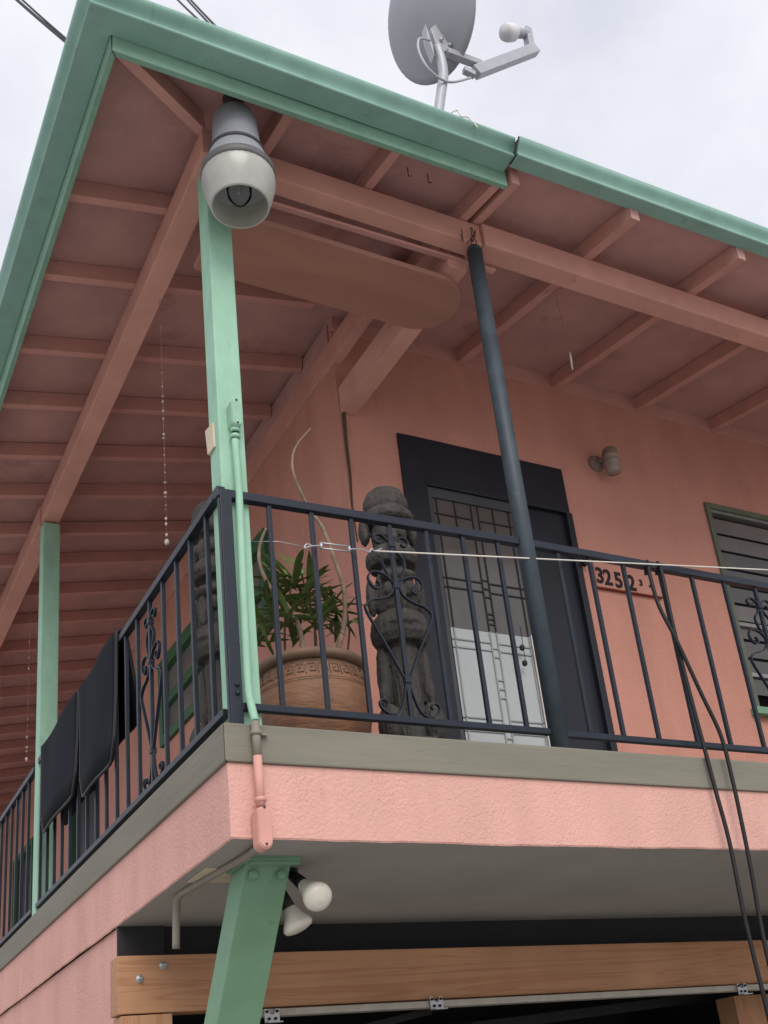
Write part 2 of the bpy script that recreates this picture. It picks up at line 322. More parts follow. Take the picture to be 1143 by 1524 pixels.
# upper walls with openings
DX0, DX1, DZ1 = 1.54, 2.63, 2.22
WX0, WX1, WZ0, WZ1 = 3.775, 5.05, 0.80, 2.215
b = MB(); T = 0.12
b.box(WX, DX0, WY, WY + T, -.04, 2.83); b.box(DX0, DX1, WY, WY + T, DZ1, 2.83); b.box(DX1, WX0, WY, WY + T, -.04, 2.83)
b.box(WX0, WX1, WY, WY + T, -.04, WZ0); b.box(WX0, WX1, WY, WY + T, WZ1, 2.83); b.box(WX1, XE, WY, WY + T, -.04, 2.83)
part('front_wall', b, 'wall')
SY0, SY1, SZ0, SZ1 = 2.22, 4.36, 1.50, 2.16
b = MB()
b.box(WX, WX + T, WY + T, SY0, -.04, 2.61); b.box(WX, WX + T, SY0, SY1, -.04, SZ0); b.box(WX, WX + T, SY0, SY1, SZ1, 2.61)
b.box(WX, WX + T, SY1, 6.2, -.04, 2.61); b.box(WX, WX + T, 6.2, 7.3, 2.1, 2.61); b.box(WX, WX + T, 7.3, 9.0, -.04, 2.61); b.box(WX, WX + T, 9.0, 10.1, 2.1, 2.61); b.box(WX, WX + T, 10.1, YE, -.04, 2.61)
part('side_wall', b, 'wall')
b = MB(); b.box(XE, XE + T, -.0, YE, GZ, 2.9); part('end_wall', b, 'wall')
b = MB(); b.box(0.02, XE, YE, YE + T, GZ, 2.9); part('rear_wall', b, 'wall')
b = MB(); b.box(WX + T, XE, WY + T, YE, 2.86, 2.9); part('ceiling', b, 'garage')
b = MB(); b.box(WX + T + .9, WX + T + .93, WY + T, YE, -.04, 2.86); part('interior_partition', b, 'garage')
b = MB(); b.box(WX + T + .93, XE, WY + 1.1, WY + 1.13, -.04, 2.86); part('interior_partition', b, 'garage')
# frieze boards on the front wall between the rafters
b = MB(); b.box(WX, XE, WY - .018, WY + T, 2.832, 2.93); part('frieze_board', b, 'rafter_pink')
b = MB(); b.tube(smoothpts([(1.205, WY - .008, 2.30), (1.200, WY - .008, 2.1), (1.203, WY - .008, 1.9), (1.197, WY - .007, 1.7), (1.206, WY - .007, 1.5)], 5), [.011 - .0004 * i for i in range(21)], 8); part('corner_stain', b, 'stem_dark')  # thin brown tube added to stand for the dark stain down the wall corner
# side doors far along the gallery
for y0, y1 in ((6.2, 7.3), (9.0, 10.1)):
    d = MB(); d.box(WX + .05, WX + .09, y0, y1, -.04, 2.1); d = part('door', d, 'door')
    f_ = MB(); f_.box(WX - .015, WX + .05, y0, y0 + .07, -.03, 2.1); f_.box(WX - .015, WX + .05, y1 - .07, y1, -.03, 2.1); f_.box(WX - .015, WX + .05, y0 + .07, y1 - .07, 2.03, 2.1); f_.build('frame', 'green_frame', d)
# roof deck: two pitched planes meeting on the hip
def deck(z_off, thick, name, m, ex=0.0):
    b = MB(); xa, ya = -.43 - ex, -.31 - ex; yr = -.375 - ex; TOP = 5.0
    zf = lambda y: 2.6 + z_off + SL * y
    F = [(ya, ya), (1.34, ya), (1.34, yr), (XE + .4, yr), (XE + .4, TOP), (TOP, TOP)]
    lo = [Vector((x, y, zf(y))) for x, y in F]
    b.poly(lo, (0, 0, thick))
    Lp = [(xa, ya), (ya, ya), (TOP, TOP), (TOP, YE + .4), (xa, YE + .4)]
    b.poly([Vector((x, y, zf(x))) for x, y in Lp], (0, 0, thick))
    return part(name, b, m)
RH = 0.092
deck(RH, 0.02, 'roof_boarding', 'soffit_pink')
deck(RH + 0.022, 0.022, 'roof_covering', 'shingle')
# rafters
def rafter_y(x, y0, y1, wd=.042):      # runs along Y
    b = MB(); z = lambda y: 2.602 + SL * y
    b.hexa([(x - wd / 2, y0, z(y0)), (x + wd / 2, y0, z(y0)), (x + wd / 2, y1, z(y1)), (x - wd / 2, y1, z(y1)),
            (x - wd / 2, y0, z(y0) + RH - .004), (x + wd / 2, y0, z(y0) + RH - .004), (x + wd / 2, y1, z(y1) + RH - .004), (x - wd / 2, y1, z(y1) + RH - .004)])
    return part('rafter', b, 'rafter_pink', 0.003)
def rafter_x(y, x0, x1, wd=.042):
    b = MB(); z = lambda x: 2.602 + SL * x
    b.hexa([(x0, y - wd / 2, z(x0)), (x1, y - wd / 2, z(x1)), (x1, y + wd / 2, z(x1)), (x0, y + wd / 2, z(x0)),
            (x0, y - wd / 2, z(x0) + RH - .004), (x1, y - wd / 2, z(x1) + RH - .004), (x1, y + wd / 2, z(x1) + RH - .004), (x0, y + wd / 2, z(x0) + RH - .004)])
    return part('rafter', b, 'rafter_pink', 0.003)
rafter_y(.318, -.268, .32); rafter_y(.808, -.268, .80); rafter_y(1.305, -.268, WY); rafter_y(1.375, -.31, .05)
r0 = rafter_y(2.015, -.352, WY, .052)
for x in (2.70, 3.36, 4.02, 4.68, 5.34, 6.0, 6.66, 7.32): copy_at(r0, (x - 2.015, 0, 0))
# green end grain of the rafter tails past the gutter joint
e0 = MB(); e0.box(2.015 - .0255, 2.015 + .0255, -.362, -.353, 2.528, 2.598); e0 = part('rafter_end', e0, 'soffit_pink')
for x in (2.70, 3.36, 4.02, 4.68, 5.34, 6.0, 6.66, 7.32): copy_at(e0, (x - 2.015, 0, 0))
SIDEX = 1.165
rafter_x(.49, -.395, .49); rafter_x(.995, -.395, .99); r1 = rafter_x(1.55, -.395, SIDEX)
for y in (2.03, 2.53, 2.99, 3.48, 3.93, 4.42, 4.93, 5.46, 6.0, 6.52, 7.05, 7.55, 8.05, 8.55, 9.05, 9.55, 10.05, 10.55, 11.05, 11.55): copy_at(r1, (0, y - 1.55, random.uniform(-.003, .003)))
b = MB(); b.bar((-.385, -.268, 2.56), (.035, .02, 2.645), .045, .085); part('hip_rafter', b, 'rafter_pink', 0.003)
# beams
b = MB(); b.box(.03, .135, .0, 3.085, 2.471, 2.60); part('side_beam', b, 'beam_pink', 0.006)
b = MB(); b.hexa([(.02, 3.087, 2.455), (.125, 3.087, 2.455), (.105, YE, 2.455), (.0, YE, 2.455), (.02, 3.087, 2.598), (.125, 3.087, 2.598), (.105, YE, 2.598), (.0, YE, 2.598)]); part('side_beam', b, 'beam_pink', 0.006)
b = MB(); b.hexa([(.137, .022, 2.485), (1.39, .012, 2.474), (1.39, .10, 2.474), (.137, .11, 2.485), (.137, .022, 2.6), (1.39, .012, 2.6), (1.39, .10, 2.6), (.137, .11, 2.6)]); part('header_beam', b, 'beam_pink', 0.006)
b = MB(); b.hexa([(1.392, -.006, 2.470), (XE, -.03, 2.470), (XE, .075, 2.470), (1.392, .099, 2.470), (1.392, -.006, 2.6), (XE, -.03, 2.6), (XE, .075, 2.6), (1.392, .099, 2.6)]); part('header_beam', b, 'beam_pink', 0.006)
b = MB(); b.box(SIDEX, 1.222, .50, YE, 2.612, 2.76); part('plate_beam', b, 'beam_pink', 0.005)
b = MB(); b.box(SIDEX + .004, 1.30, WY + .03, YE, 2.762, 2.90); part('plate_beam', b, 'soffit_pink', 0.004)
b = MB(); b.hexa([(1.262, .125, 2.412), (1.365, .125, 2.412), (1.275, WY, 2.282), (1.188, WY, 2.282), (1.262, .125, 2.56), (1.365, .125, 2.56), (1.275, WY, 2.45), (1.188, WY, 2.45)]); part('cross_beam', b, 'beam_pink', 0.005)
b = MB(); b.hexa([(.36, .128, 2.455), (1.52, .106, 2.452), (1.52, .135, 2.452), (.36, .155, 2.455), (.36, .128, 2.468), (1.52, .106, 2.465), (1.52, .135, 2.465), (.36, .155, 2.468)]); part('trim_strip', b, 'rafter_pink', .002)
# posts
b = MB(); b.box(.06, .16, .06, .16, 0.0, 2.484); cp = part('corner_post', b, 'mint', 0.006)
b = MB(); b.box(.036, .138, 3.03, 3.13, 0.0, 2.456); part('post', b, 'mint', 0.006)
# balcony edge
b = MB(); b.hexa([(0, 0, -.13), (XE, 0, -.13), (XE, .14, -.13), (.14, .14, -.13), (0, 0, 0), (XE, 0, 0), (XE, .14, 0), (.14, .14, 0)]); part('cap_board', b, 'cap', 0.006)
b = MB(); b.hexa([(0, 0.004, -.13), (.138, .142, -.13), (.138, YE, -.13), (0, YE, -.13), (0, .004, -.001), (.138, .142, -.001), (.138, YE, -.001), (0, YE, -.001)]); part('cap_board', b, 'cap', 0.006)
def wavy_fascia(name):                 # rough plaster band under the cap, edge a little uneven
    b = MB(); n = 90
    def strip(fn_pt, ln, step):
        k = int(ln / step); V = []; F = []
        for i in range(k + 1):
            t = i * step; wob = -.004 + .0015 * math.sin(t * 3.1 + 1) + .001 * math.sin(t * 11) + random.uniform(-.0015, .0015)
            for d_, z in ((0, -.131), (0, -.22), (0, -.30), (0.0, -.368 + wob), (.004, -.3735 + wob), (.0055, -.3705), (.0055, -.131)):
                V.append(fn_pt(t, d_ + (random.uniform(-.0015, .0015) if d_ == 0 and z < -.14 else 0) * .5, z))
        m_ = 7
        for i in range(k):
            F += [(i * m_ + j, (i + 1) * m_ + j, (i + 1) * m_ + (j + 1) % m_, i * m_ + (j + 1) % m_) for j in range(m_)]
        F += [tuple(range(m_)), tuple(k * m_ + j for j in range(m_))]
        b.add(V, F, False)
    return strip, b
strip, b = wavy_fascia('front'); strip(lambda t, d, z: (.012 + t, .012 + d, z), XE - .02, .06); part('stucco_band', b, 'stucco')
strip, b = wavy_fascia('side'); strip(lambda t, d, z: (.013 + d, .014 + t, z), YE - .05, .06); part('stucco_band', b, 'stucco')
b = MB(); b.box(.018, XE, .019, 1.38, -.377, -.369); part('balcony_soffit', b, 'soffit_grey')
b = MB(); b.box(.14, XE, .14, YE, -.06, -.04); part('balcony_floor', b, 'floor')
# ground floor
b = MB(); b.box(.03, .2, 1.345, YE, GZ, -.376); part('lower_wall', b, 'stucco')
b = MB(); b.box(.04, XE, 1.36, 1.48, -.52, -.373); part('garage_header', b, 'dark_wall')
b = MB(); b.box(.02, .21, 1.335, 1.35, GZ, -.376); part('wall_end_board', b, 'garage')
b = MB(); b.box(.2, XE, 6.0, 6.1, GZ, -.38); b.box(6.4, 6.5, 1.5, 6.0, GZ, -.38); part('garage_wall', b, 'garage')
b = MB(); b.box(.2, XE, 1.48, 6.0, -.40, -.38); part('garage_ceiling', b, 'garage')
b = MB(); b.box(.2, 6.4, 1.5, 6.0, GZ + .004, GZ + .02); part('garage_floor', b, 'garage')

# ------------------------------------------------------------------ garage timber beam with sliding track
t = empty('garage_beam', (0, 1.22, -.74), 'new sawn timber beam with bolts spanning the dark garage opening', 'beam')
bz = lambda x: -.512 - .006 * x
b = MB(); x1 = 7.0
b.hexa([(-.012, 1.22, bz(0) - .218), (x1, 1.22, bz(x1) - .225), (x1, 1.333, bz(x1) - .225), (-.012, 1.333, bz(0) - .218), (-.012, 1.22, bz(0)), (x1, 1.22, bz(x1)), (x1, 1.333, bz(x1)), (-.012, 1.333, bz(0))])
bb = b.build('timber', 'lumber', t, 0.005)
for u, v in ((208, 1457), (243, 1437)):
    p = on(1, 1.22, u, v); b = MB()
    b.lathe([(0, -.003), (.016, -.003), (.016, 0.0)], p, 20, (0, 1, 0)); b.lathe([(0, -.012), (.0085, -.012), (.009, -.003)], p, 6, (0, 1, 0)); b.tube([p, p + Vector((.0, -.03, 0))], .005, 8)
    b.build('bolt', 'zinc', t)
tk = empty('door_track', (.4, 1.2, -.76), 'weathered metal door track under the new timber beam', 'track')
b = MB(); zt = lambda x: bz(x) - .228
b.hexa([(.35, 1.195, zt(.35) - .028), (x1, 1.195, zt(x1) - .028), (x1, 1.255, zt(x1) - .028), (.35, 1.255, zt(.35) - .028), (.35, 1.195, zt(.35)), (x1, 1.195, zt(x1)), (x1, 1.255, zt(x1)), (.35, 1.255, zt(.35))])
b.build('rail', 'track', tk, .003)
for u, v in ((405, 1513), (650, 1494), (1105, 1473)):
    p = on(1, 1.185, u, v); b = MB(); w_ = .032
    z0 = p.z
    b.poly([(p.x + a, 1.188, z0 + c_) for a, c_ in ((-w_, -.022), (w_, -.022), (w_, .03), (w_ - .016, .03), (.008, .008), (-.008, .008), (-w_ + .016, .03), (-w_, .03))], (0, -.004, 0))
    b.box(p.x - w_, p.x + w_, 1.15, 1.188, z0 - .026, z0 - .022)
    br = b.build('bracket', 'zinc', tk)
    b = MB()
    for dx, dz in ((-.022, .02), (.022, .02), (-.014, -.008), (.014, -.008)):
        b.lathe([(0, -.006), (.006, -.006), (.006, 0)], (p.x + dx, 1.184, z0 + dz), 10, (0, 1, 0))
    b.build('rivets', 'black', br)
# timber post below the beam, and a timber block on the far side
b = MB(); b.box(.0, .2, 1.225, 1.33, GZ, -.735)
tag(b.build('timber_post', 'lumber_v', None, .005, origin=(.1, 1.28, GZ)), 'new sawn upright timber carrying the left end of the garage beam', 'post')
p0, p1 = on(1, 1.6, 1092, 1482), on(1, 1.6, 1200, 1482)
b = MB(); b.box(p0.x, p0.x + .5, 1.6, 1.75, GZ, p0.z)
tag(b.build('timber_sheet', 'lumber_v', None, .005, origin=(p0.x, 1.6, GZ)), 'orange brown timber panel standing in the dark garage opening', 'timber')
# folding garage door leaf: black diagonal edge in the opening
b = MB(); b.bar(on(1, 1.5, 480, 1545), on(1, 1.5, 640, 1505), .03, .03)
b.bar(on(1, 1.9, 700, 1530), on(1, 1.9, 1080, 1480), .04, .05)
tag(b.build('garage_door_arm', 'black', None, 0, origin=(1, 1.5, -.8)), 'black steel door arms sloping in the dark garage opening', 'door arm')

# ------------------------------------------------------------------ knee brace
t = empty('knee_brace', (.22, .45, -.9), 'green painted steel knee brace bolted under the balcony corner', 'brace')
dv = Vector((0, .34, -.448)).normalized(); nrm = Vector((0, -.448, -.34)).normalized()
ptop = Vector((.225, .245, -.388)); L_ = 1.9
b = MB(); q = []
fx0, fx1 = .148, .305
hz = -.39
q = [(fx0, .235, hz), (fx1, .235, hz), (fx1, .38, hz), (fx0, .38, hz)]
ln = 2.4
q2 = [Vector(p) + Vector((0, .755 * ln * .6, -ln * .6)) for p in q]
b.hexa([*q2, *q]); b.build('strut', 'mint_dark', t, .004)
b = MB(); b.box(fx0 - .012, fx1 + .022, .20, .40, -.392, -.374); b.box(fx0 + .004, fx1 + .02, .205, .222, -.404, -.391); b.build('head_plate', 'mint_dark', t, .003)
for u, v in ((377, 1302), (419, 1302)):
    p = on(1, .252, u, v); b = MB(); a_ = Vector((0, -.8, -.6))
    b.lathe([(.0, .001), (.018, .001), (.019, .0045), (.013, .0055), (.0125, .0135), (.0, .014)], p + Vector((0, -.004, 0)), 18, a_); b.build('bolt', 'mint_dark', t)

# ------------------------------------------------------------------ gutters
def gutter(name, path_fn, npts, h, label, wd=.095):
    outer = [(0, h), (0, 0), (wd, 0), (wd + .0035, .004), (wd + .0025, .009), (wd - .004, .012), (wd - .003, .024), (wd + .004, .036), (wd + .014, .047), (wd + .023, .056), (wd + .029, .066), (wd + .031, h - .008), (wd + .031, h), (wd + .021, h + .003)]
    inner = [(max(d_ - .004, .004) if i > 2 else (.004 if i < 2 else wd - .004), z + (.004 if i in (1, 2) else 0.0015)) for i, (d_, z) in enumerate(outer)]
    prof = outer + inner[::-1]; m_ = len(prof); b = MB(); V = []
    for k in range(npts): V += [path_fn(k, d_, z) for d_, z in prof]
    for k in range(npts - 1):
        for j in range(m_):
            f = (k * m_ + j, (k + 1) * m_ + j, (k + 1) * m_ + (j + 1) % m_, k * m_ + (j + 1) % m_)
            b.f.append(f); b.smooth.append(5 <= j <= 10)
    b.v += [Vector(v) for v in V]
    b.f += [tuple(range(m_))[::-1], tuple((npts - 1) * m_ + j for j in range(m_))]; b.smooth += [False, False]
    return tag(b.build(name, 'gutter', None, 0, origin=(0, -.35, 2.6)), label, 'gutter')
JX = 1.318
GZ1 = lambda x: 2.553 + .045 * (x + .42) / 1.75          # the front run falls towards the corner
def pa(k, d, z):
    return [(-.422 - d, YE + .3, 2.61 + z), (-.422 - d, 1.3, 2.605 + z), (-.422 - d, -.297 - d, 2.553 + z), (.45, -.303 - d, GZ1(.45) - .006 + z), (JX, -.297 - d, GZ1(JX) + z)][k]
g1 = gutter('gutter', pa, 5, .082, 'green gutter wrapping the roof corner beside the satellite dish')
g2 = gutter('gutter', lambda k, d, z: [(JX + .006, -.345 - d, 2.585 + z), (3.2, -.366 - d, 2.607 + z), (XE + .4, -.40 - d, 2.65 + z)][k], 3, .085, 'green gutter length set higher, starting at the joint past the dish', .068)
for x0 in (-.30, -.185):
    b = MB(); prof = [(.097, -.001), (.100, .004), (.092, .012), (.0935, .024), (.100, .036), (.110, .047), (.119, .056), (.125, .066), (.1275, .075)]
    V = [(x0 + e, -.297 - d_ - .0015, GZ1(x0) + z - .001) for e in (0, .004) for d_, z in prof]; m_ = len(prof)
    b.add(V, [(j, j + 1, m_ + j + 1, m_ + j) for j in range(m_ - 1)]); b.build('seam', 'fascia_green', g1)
# end plate of the corner gutter and the drooping dark lip of the other one
b = MB(); b.poly([(JX + .001, -.297 - d_, 2.597 + z) for d_, z in [(0, .08), (0, .002), (.093, .002), (.091, .024), (.11, .05), (.124, .08)]], (.002, 0, 0)); b.build('end_plate', 'gutter', g1)
b = MB(); b.poly([(JX + .0065, -.345 - d_, 2.585 + z) for d_, z in [(0, .082), (0, .001), (.067, .001), (.065, .024), (.083, .05), (.098, .082)]], (.002, 0, 0)); b.build('end_plate', 'lamp_ring', g2)
# fascia boards behind the corner gutter
b = MB(); b.hexa([(-.42, -.295, 2.480), (-.396, -.271, 2.480), (-.396, YE, 2.50), (-.42, YE, 2.50), (-.42, -.295, 2.62), (-.396, -.271, 2.62), (-.396, YE, 2.62), (-.42, YE, 2.62)]); part('fascia_board', b, 'fascia_green', .003)
b = MB(); b.hexa([(-.414, -.296, 2.478), (1.337, -.296, 2.524), (1.337, -.272, 2.524), (-.39, -.272, 2.478), (-.414, -.296, 2.62), (1.337, -.296, 2.63), (1.337, -.272, 2.63), (-.39, -.272, 2.62)]); part('fascia_board', b, 'fascia_green', .003)

# ------------------------------------------------------------------ front door and windows (parts of the house)
d = MB(); yf = WY - .012
d.box(DX0 - .02, DX0 + .125, yf, WY + .05, -.04, DZ1 + .012); d.box(DX1 - .34, DX1 + .0, yf + .03, WY + .05, -.04, 1.93); d.box(DX0 + .125, DX1, yf, WY + .05, 1.93, DZ1 + .012)
d.box(DX1 - .03, DX1 + .012, yf - .004, WY + .05, -.04, 1.93)
door = part('door', d, 'door', 0.004)
LX0, LX1 = 1.668, 2.275; ly = WY + .005
b = MB(); b.box(LX0, 1.70, ly, ly + .035, -.03, 1.93); b.box(2.232, LX1, ly, ly + .035, -.03, 1.93); b.box(1.70, 2.232, ly, ly + .035, 1.87, 1.93); b.box(1.70, 2.232, ly, ly + .035, -.03, .12)
b.build('leaf_frame', 'door_leaf', door, .003)
b = MB(); b.box(1.70, 2.232, ly + .014, ly + .020, 1.095, 1.87); b.build('glass_pane', 'smoked', door)
b = MB(); b.box(1.70, 2.205, ly + .014, ly + .020, .12, 1.094); b.build('glass_pane', 'painted_reflection', door)  # lower pane: the pale reflection is put into the glass colour
b = MB(); b.box(2.205, 2.232, ly + .016, ly + .022, .12, 1.094); b.build('glass_pane', 'smoked', door)
GX = lambda f: 1.70 + .532 * f
def came(x0, x1, z0, z1, m):
    b = MB(); b.box(x0, x1, ly + .007, ly + .0135, z0, z1); b.build('came', m, door)
def came_v(f, z0, z1):
    if z1 > 1.1: came(GX(f) - .0035, GX(f) + .0035, max(z0, 1.10), z1, 'came')
    if z0 < 1.09: came(GX(f) - .004, GX(f) + .004, z0, min(z1, 1.094), 'came_reflection')
def came_h(z, f0, f1): came(GX(f0), GX(f1), z - .0035, z + .0035, 'came' if z > 1.095 else 'came_reflection')
for f_ in (.055, .47, .55, .94): came_v(f_, .13, 1.868)
came_v(.27, 1.64, 1.868); came_v(.74, 1.64, 1.868)
for z in (1.775, 1.655): came_h(z, .0, .465); came_h(z, .555, 1.0)
for z in (1.385, 1.33): came_h(z, .0, .465); came_h(z, .555, 1.0)
for z in (1.03, .985, .60, .53): came_h(z, .0, .465); came_h(z, .555, .95)
for z in (1.56, 1.40, 1.35, 1.30, 1.20, 1.17, 1.14, 1.0, .95, .82, .77, .72, .55, .5, .45, .40): came_h(z, .477, .543)
b = MB(); b.box(2.206, 2.212, ly - .004, ly + .003, .10, 1.10); b.build('white_edge', 'line', door)
b = MB(); b.lathe([(0, -.05), (.025, -.05), (.03, -.035), (.012, -.03), (.012, 0)], (2.255, ly, .98), 14, (0, 1, 0)); b.build('handle', 'door_leaf', door)
b = MB(); b.ball((DX1 + .02, WY - .03, 1.60), .022, sc=(.7, 1, 1.4)); b.build('door_bell', 'black', door)
# right-hand window with louvres
b = MB(); F = .026
b.box(WX0 - .01, WX0 + F, WY - .018, WY + .06, WZ0, WZ1 + .01); b.box(WX1 - F, WX1 + .01, WY - .018, WY + .06, WZ0, WZ1 + .01); b.box(WX0 + F, WX1 - F, WY - .018, WY + .06, WZ1 - F, WZ1 + .01)
win = part('window', b, 'olive_frame', .003)
b = MB(); b.box(WX0 - .045, WX1 + .045, WY - .055, WY + .05, WZ0 - .045, WZ0); b.build('sill', 'mint_dark', win, .004)
b = MB(); b.box(WX0 + F, WX0 + F + .02, WY, WY + .05, WZ0, WZ1 - F); b.box(WX0 + F + .02, WX1 - F, WY, WY + .05, WZ1 - F - .02, WZ1 - F); b.box(WX0 + F + .02, WX1 - F, WY, WY + .05, 1.36, 1.385); b.box(WX0 + F + .02, WX1 - F, WY, WY + .05, 1.02, 1.045)
b.build('inner_frame', 'aluminium', win)
zz = WZ1 - F - .10; nl = 0
while zz > WZ0 + .04:
    if not (1.0 < zz < 1.06 or 1.34 < zz < 1.40):
        b = MB(); b.bar((WX0 + F + .02, WY + .03, zz), (WX1 - F, WY + .03, zz), .008, .098, (0, -.12, 1)); b.build('louvre', 'louvre' if nl < 2 or nl == 5 else 'louvre_dark', win)
        nl += 1
    zz -= .125
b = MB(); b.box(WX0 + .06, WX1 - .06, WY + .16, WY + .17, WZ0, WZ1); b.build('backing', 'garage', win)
# side window with green frame
b = MB()
b.box(WX - .03, WX + .05, SY0, SY0 + .09, SZ0, SZ1); b.box(WX - .03, WX + .05, SY1 - .09, SY1, SZ0, SZ1); b.box(WX - .03, WX + .05, SY0 + .09, SY1 - .09, SZ1 - .09, SZ1); b.box(WX - .03, WX + .05, SY0 + .09, SY1 - .09, SZ0, SZ0 + .07); b.box(WX - .02, WX + .04, SY0 + .09, SY1 - .09, 1.78, 1.85)
sw = part('window', b, 'green_frame', .003)
b = MB(); b.box(WX + .02, WX + .025, SY0 + .09, SY1 - .09, SZ0 + .07, SZ1 - .09); b.build('pane', 'louvre', sw)

# ------------------------------------------------------------------ railings
RY = .045
rail = empty('iron_railing', (1.5, RY, 0), 'blue black wrought iron railing along the front of the balcony', 'railing', 'wrought iron balcony railings')
b = MB(); b.hexa([(.03, RY - .016, .862), (1.322, RY - .016, .885), (1.322, RY + .016, .885), (.03, RY + .016, .862), (.03, RY - .016, .895), (1.322, RY - .016, .918), (1.322, RY + .016, .918), (.03, RY + .016, .895)]); b.build('top_rail', 'iron', rail, .003)
b = MB(); b.box(1.395, XE, RY - .016, RY + .016, .885, .918); b.build('top_rail', 'iron', rail, .003)
b = MB(); b.box(.085, 1.322, RY - .013, RY + .013, .062, .086); b.build('bottom_rail', 'iron', rail, .002)
b = MB(); b.box(1.395, XE, RY - .013, RY + .013, .058, .082); b.build('bottom_rail', 'iron', rail, .002)
b = MB(); b.box(.229 - .008, .229 + .008, RY - .008, RY + .008, .084, .88); bal = b.build('baluster', 'iron', rail, .0015)
xs = [.396, .558, .722, .884, 1.052, 1.219, 1.520, 1.687, 1.871, 2.08, 2.267, 2.463, 2.66]
x = 2.83
while x < XE: xs.append(x); x += .178
for x in xs: copy_at(bal, (x - .229, 0, 0))
CURL = {
 'a': [(0.001, -0.104), (0.02, -0.086), (0.041, -0.07), (0.064, -0.074), (0.074, -0.088), (0.064, -0.105), (0.048, -0.105), (0.043, -0.097)],
 'b': [(0.006, -0.111), (0.021, -0.139), (0.045, -0.166), (0.047, -0.196), (0.027, -0.244), (0.008, -0.277)],
 'c': [(0.008, -0.28), (0.03, -0.251), (0.063, -0.236), (0.097, -0.237), (0.115, -0.261), (0.109, -0.288), (0.088, -0.306), (0.068, -0.297), (0.072, -0.278), (0.082, -0.275)],
 'd': [(0.01, -0.291), (0.032, -0.325), (0.071, -0.345), (0.108, -0.355), (0.136, -0.377), (0.138, -0.402), (0.109, -0.461), (0.069, -0.537), (0.029, -0.619), (0.008, -0.663)],
 'e': [(0.008, -0.67), (0.016, -0.716), (0.037, -0.776), (0.063, -0.800), (0.092, -0.799), (0.115, -0.782), (0.122, -0.762), (0.112, -0.748), (0.096, -0.751), (0.088, -0.763), (0.096, -0.770)]}
def scroll(par, c, axis, z0=.895):      # mirrored pair of flat iron scrolls round one baluster
    for sgn in (-1, 1):
        b = MB()
        for key, pts in CURL.items():
            P = smoothpts([Vector((0, 0, 0)) + (Vector((sgn * a, 0, h)) if axis == 'x' else Vector((0, sgn * a, h))) + Vector((c[0], c[1], z0)) for a, h in pts], 5)
            W = Vector((0, .0065, 0)) if axis == 'x' else Vector((.0065, 0, 0))
            V = []; F = []
            for i, p in enumerate(P):
                tn = (P[min(i + 1, len(P) - 1)] - P[max(i - 1, 0)]).normalized(); nn = tn.cross(W).normalized() * .0028
                V += [p - W - nn, p + W - nn, p + W + nn, p - W + nn]
            for i in range(len(P) - 1): F += [(i * 4 + j, i * 4 + (j + 1) % 4, (i + 1) * 4 + (j + 1) % 4, (i + 1) * 4 + j) for j in range(4)]
            F += [(3, 2, 1, 0), tuple(len(P) * 4 - 4 + j for j in range(4))]
            b.add(V, F)
        b.build('scroll', 'iron', par)
    for h in (-.108, -.284, -.666):
        b = MB(); b.box(c[0] - .012, c[0] + .012, c[1] - .012, c[1] + .012, z0 + h - .012, z0 + h + .012); b.build('collar', 'iron', par, .002)
scroll(rail, (.722, RY), 'x'); scroll(rail, (2.66, RY), 'x')
RX = .045
srail = empty('iron_railing', (RX, 3, 0), 'blue black wrought iron railing along the side gallery, hung with black mats', 'railing', 'wrought iron balcony railings')
b = MB(); b.box(RX - .016, RX + .016, .03, 3.02, .870, .903); b.build('top_rail', 'iron', srail, .003)
b = MB(); b.box(RX - .016, RX + .016, 3.14, YE, .862, .895); b.build('top_rail', 'iron', srail, .003)
b = MB(); b.box(RX - .013, RX + .013, .085, 3.02, .056, .080); b.build('bottom_rail', 'iron', srail, .002)
b = MB(); b.box(RX - .013, RX + .013, 3.14, YE, .056, .080); b.build('bottom_rail', 'iron', srail, .002)
b = MB(); b.box(RX - .008, RX + .008, .191 - .008, .191 + .008, .078, .872); bal2 = b.build('baluster', 'iron', srail, .0015)
ys = [.372, .540, .716, .895, 1.075, 1.25]
y = 1.42
while y < 10.5:
    if not 2.98 < y < 3.18: ys.append(y)
    y += .173
for y in ys: copy_at(bal2, (0, y - .191, 0))
scroll(srail, (RX, .895), 'y', .88)
# angle iron corner upright, bolted
ang = MB(); ang.box(.040, .083, .028, .036, 0.0, .885); ang.box(.036, .050, .034, .05, 0, .885)
ao = ang.build('corner_upright', 'iron', rail, .002)
b = MB()
for z in (.115, .145): b.lathe([(0, -.008), (.007, -.008), (.008, 0)], (.066, .028, z), 10, (0, 1, 0))
b.build('bolts', 'iron', ao)

# ------------------------------------------------------------------ steel pipe column
b = MB(); b.tube([(1.360, .042, 0.0), (1.358, .042, 2.45)], .0365, 24); b.tube([(1.358, .042, 2.45), (1.3575, .042, 2.473)], [.0365, .030], 24)
tag(b.build('pipe_column', 'pipe', None, 0, origin=(1.36, .042, 0)), 'faded blue grey steel pipe propping the pink beam above the railing', 'column')
b = MB()
for i in range(7):
    p = Vector((1.33 + random.uniform(-.08, .03), .0 + random.uniform(-.02, .02), 2.45)); q = p + Vector((random.uniform(-.05, .05), random.uniform(-.03, .0), random.uniform(.03, .1)))
    b.tube([p, (p + q) / 2 + Vector((.008, 0, .004)), q], .0022, 5)
tag(b.build('wire_twists', 'black', None, 0, origin=(1.32, 0, 2.47)), 'tangle of thin dark wire ends at the top of the pipe', 'wire')

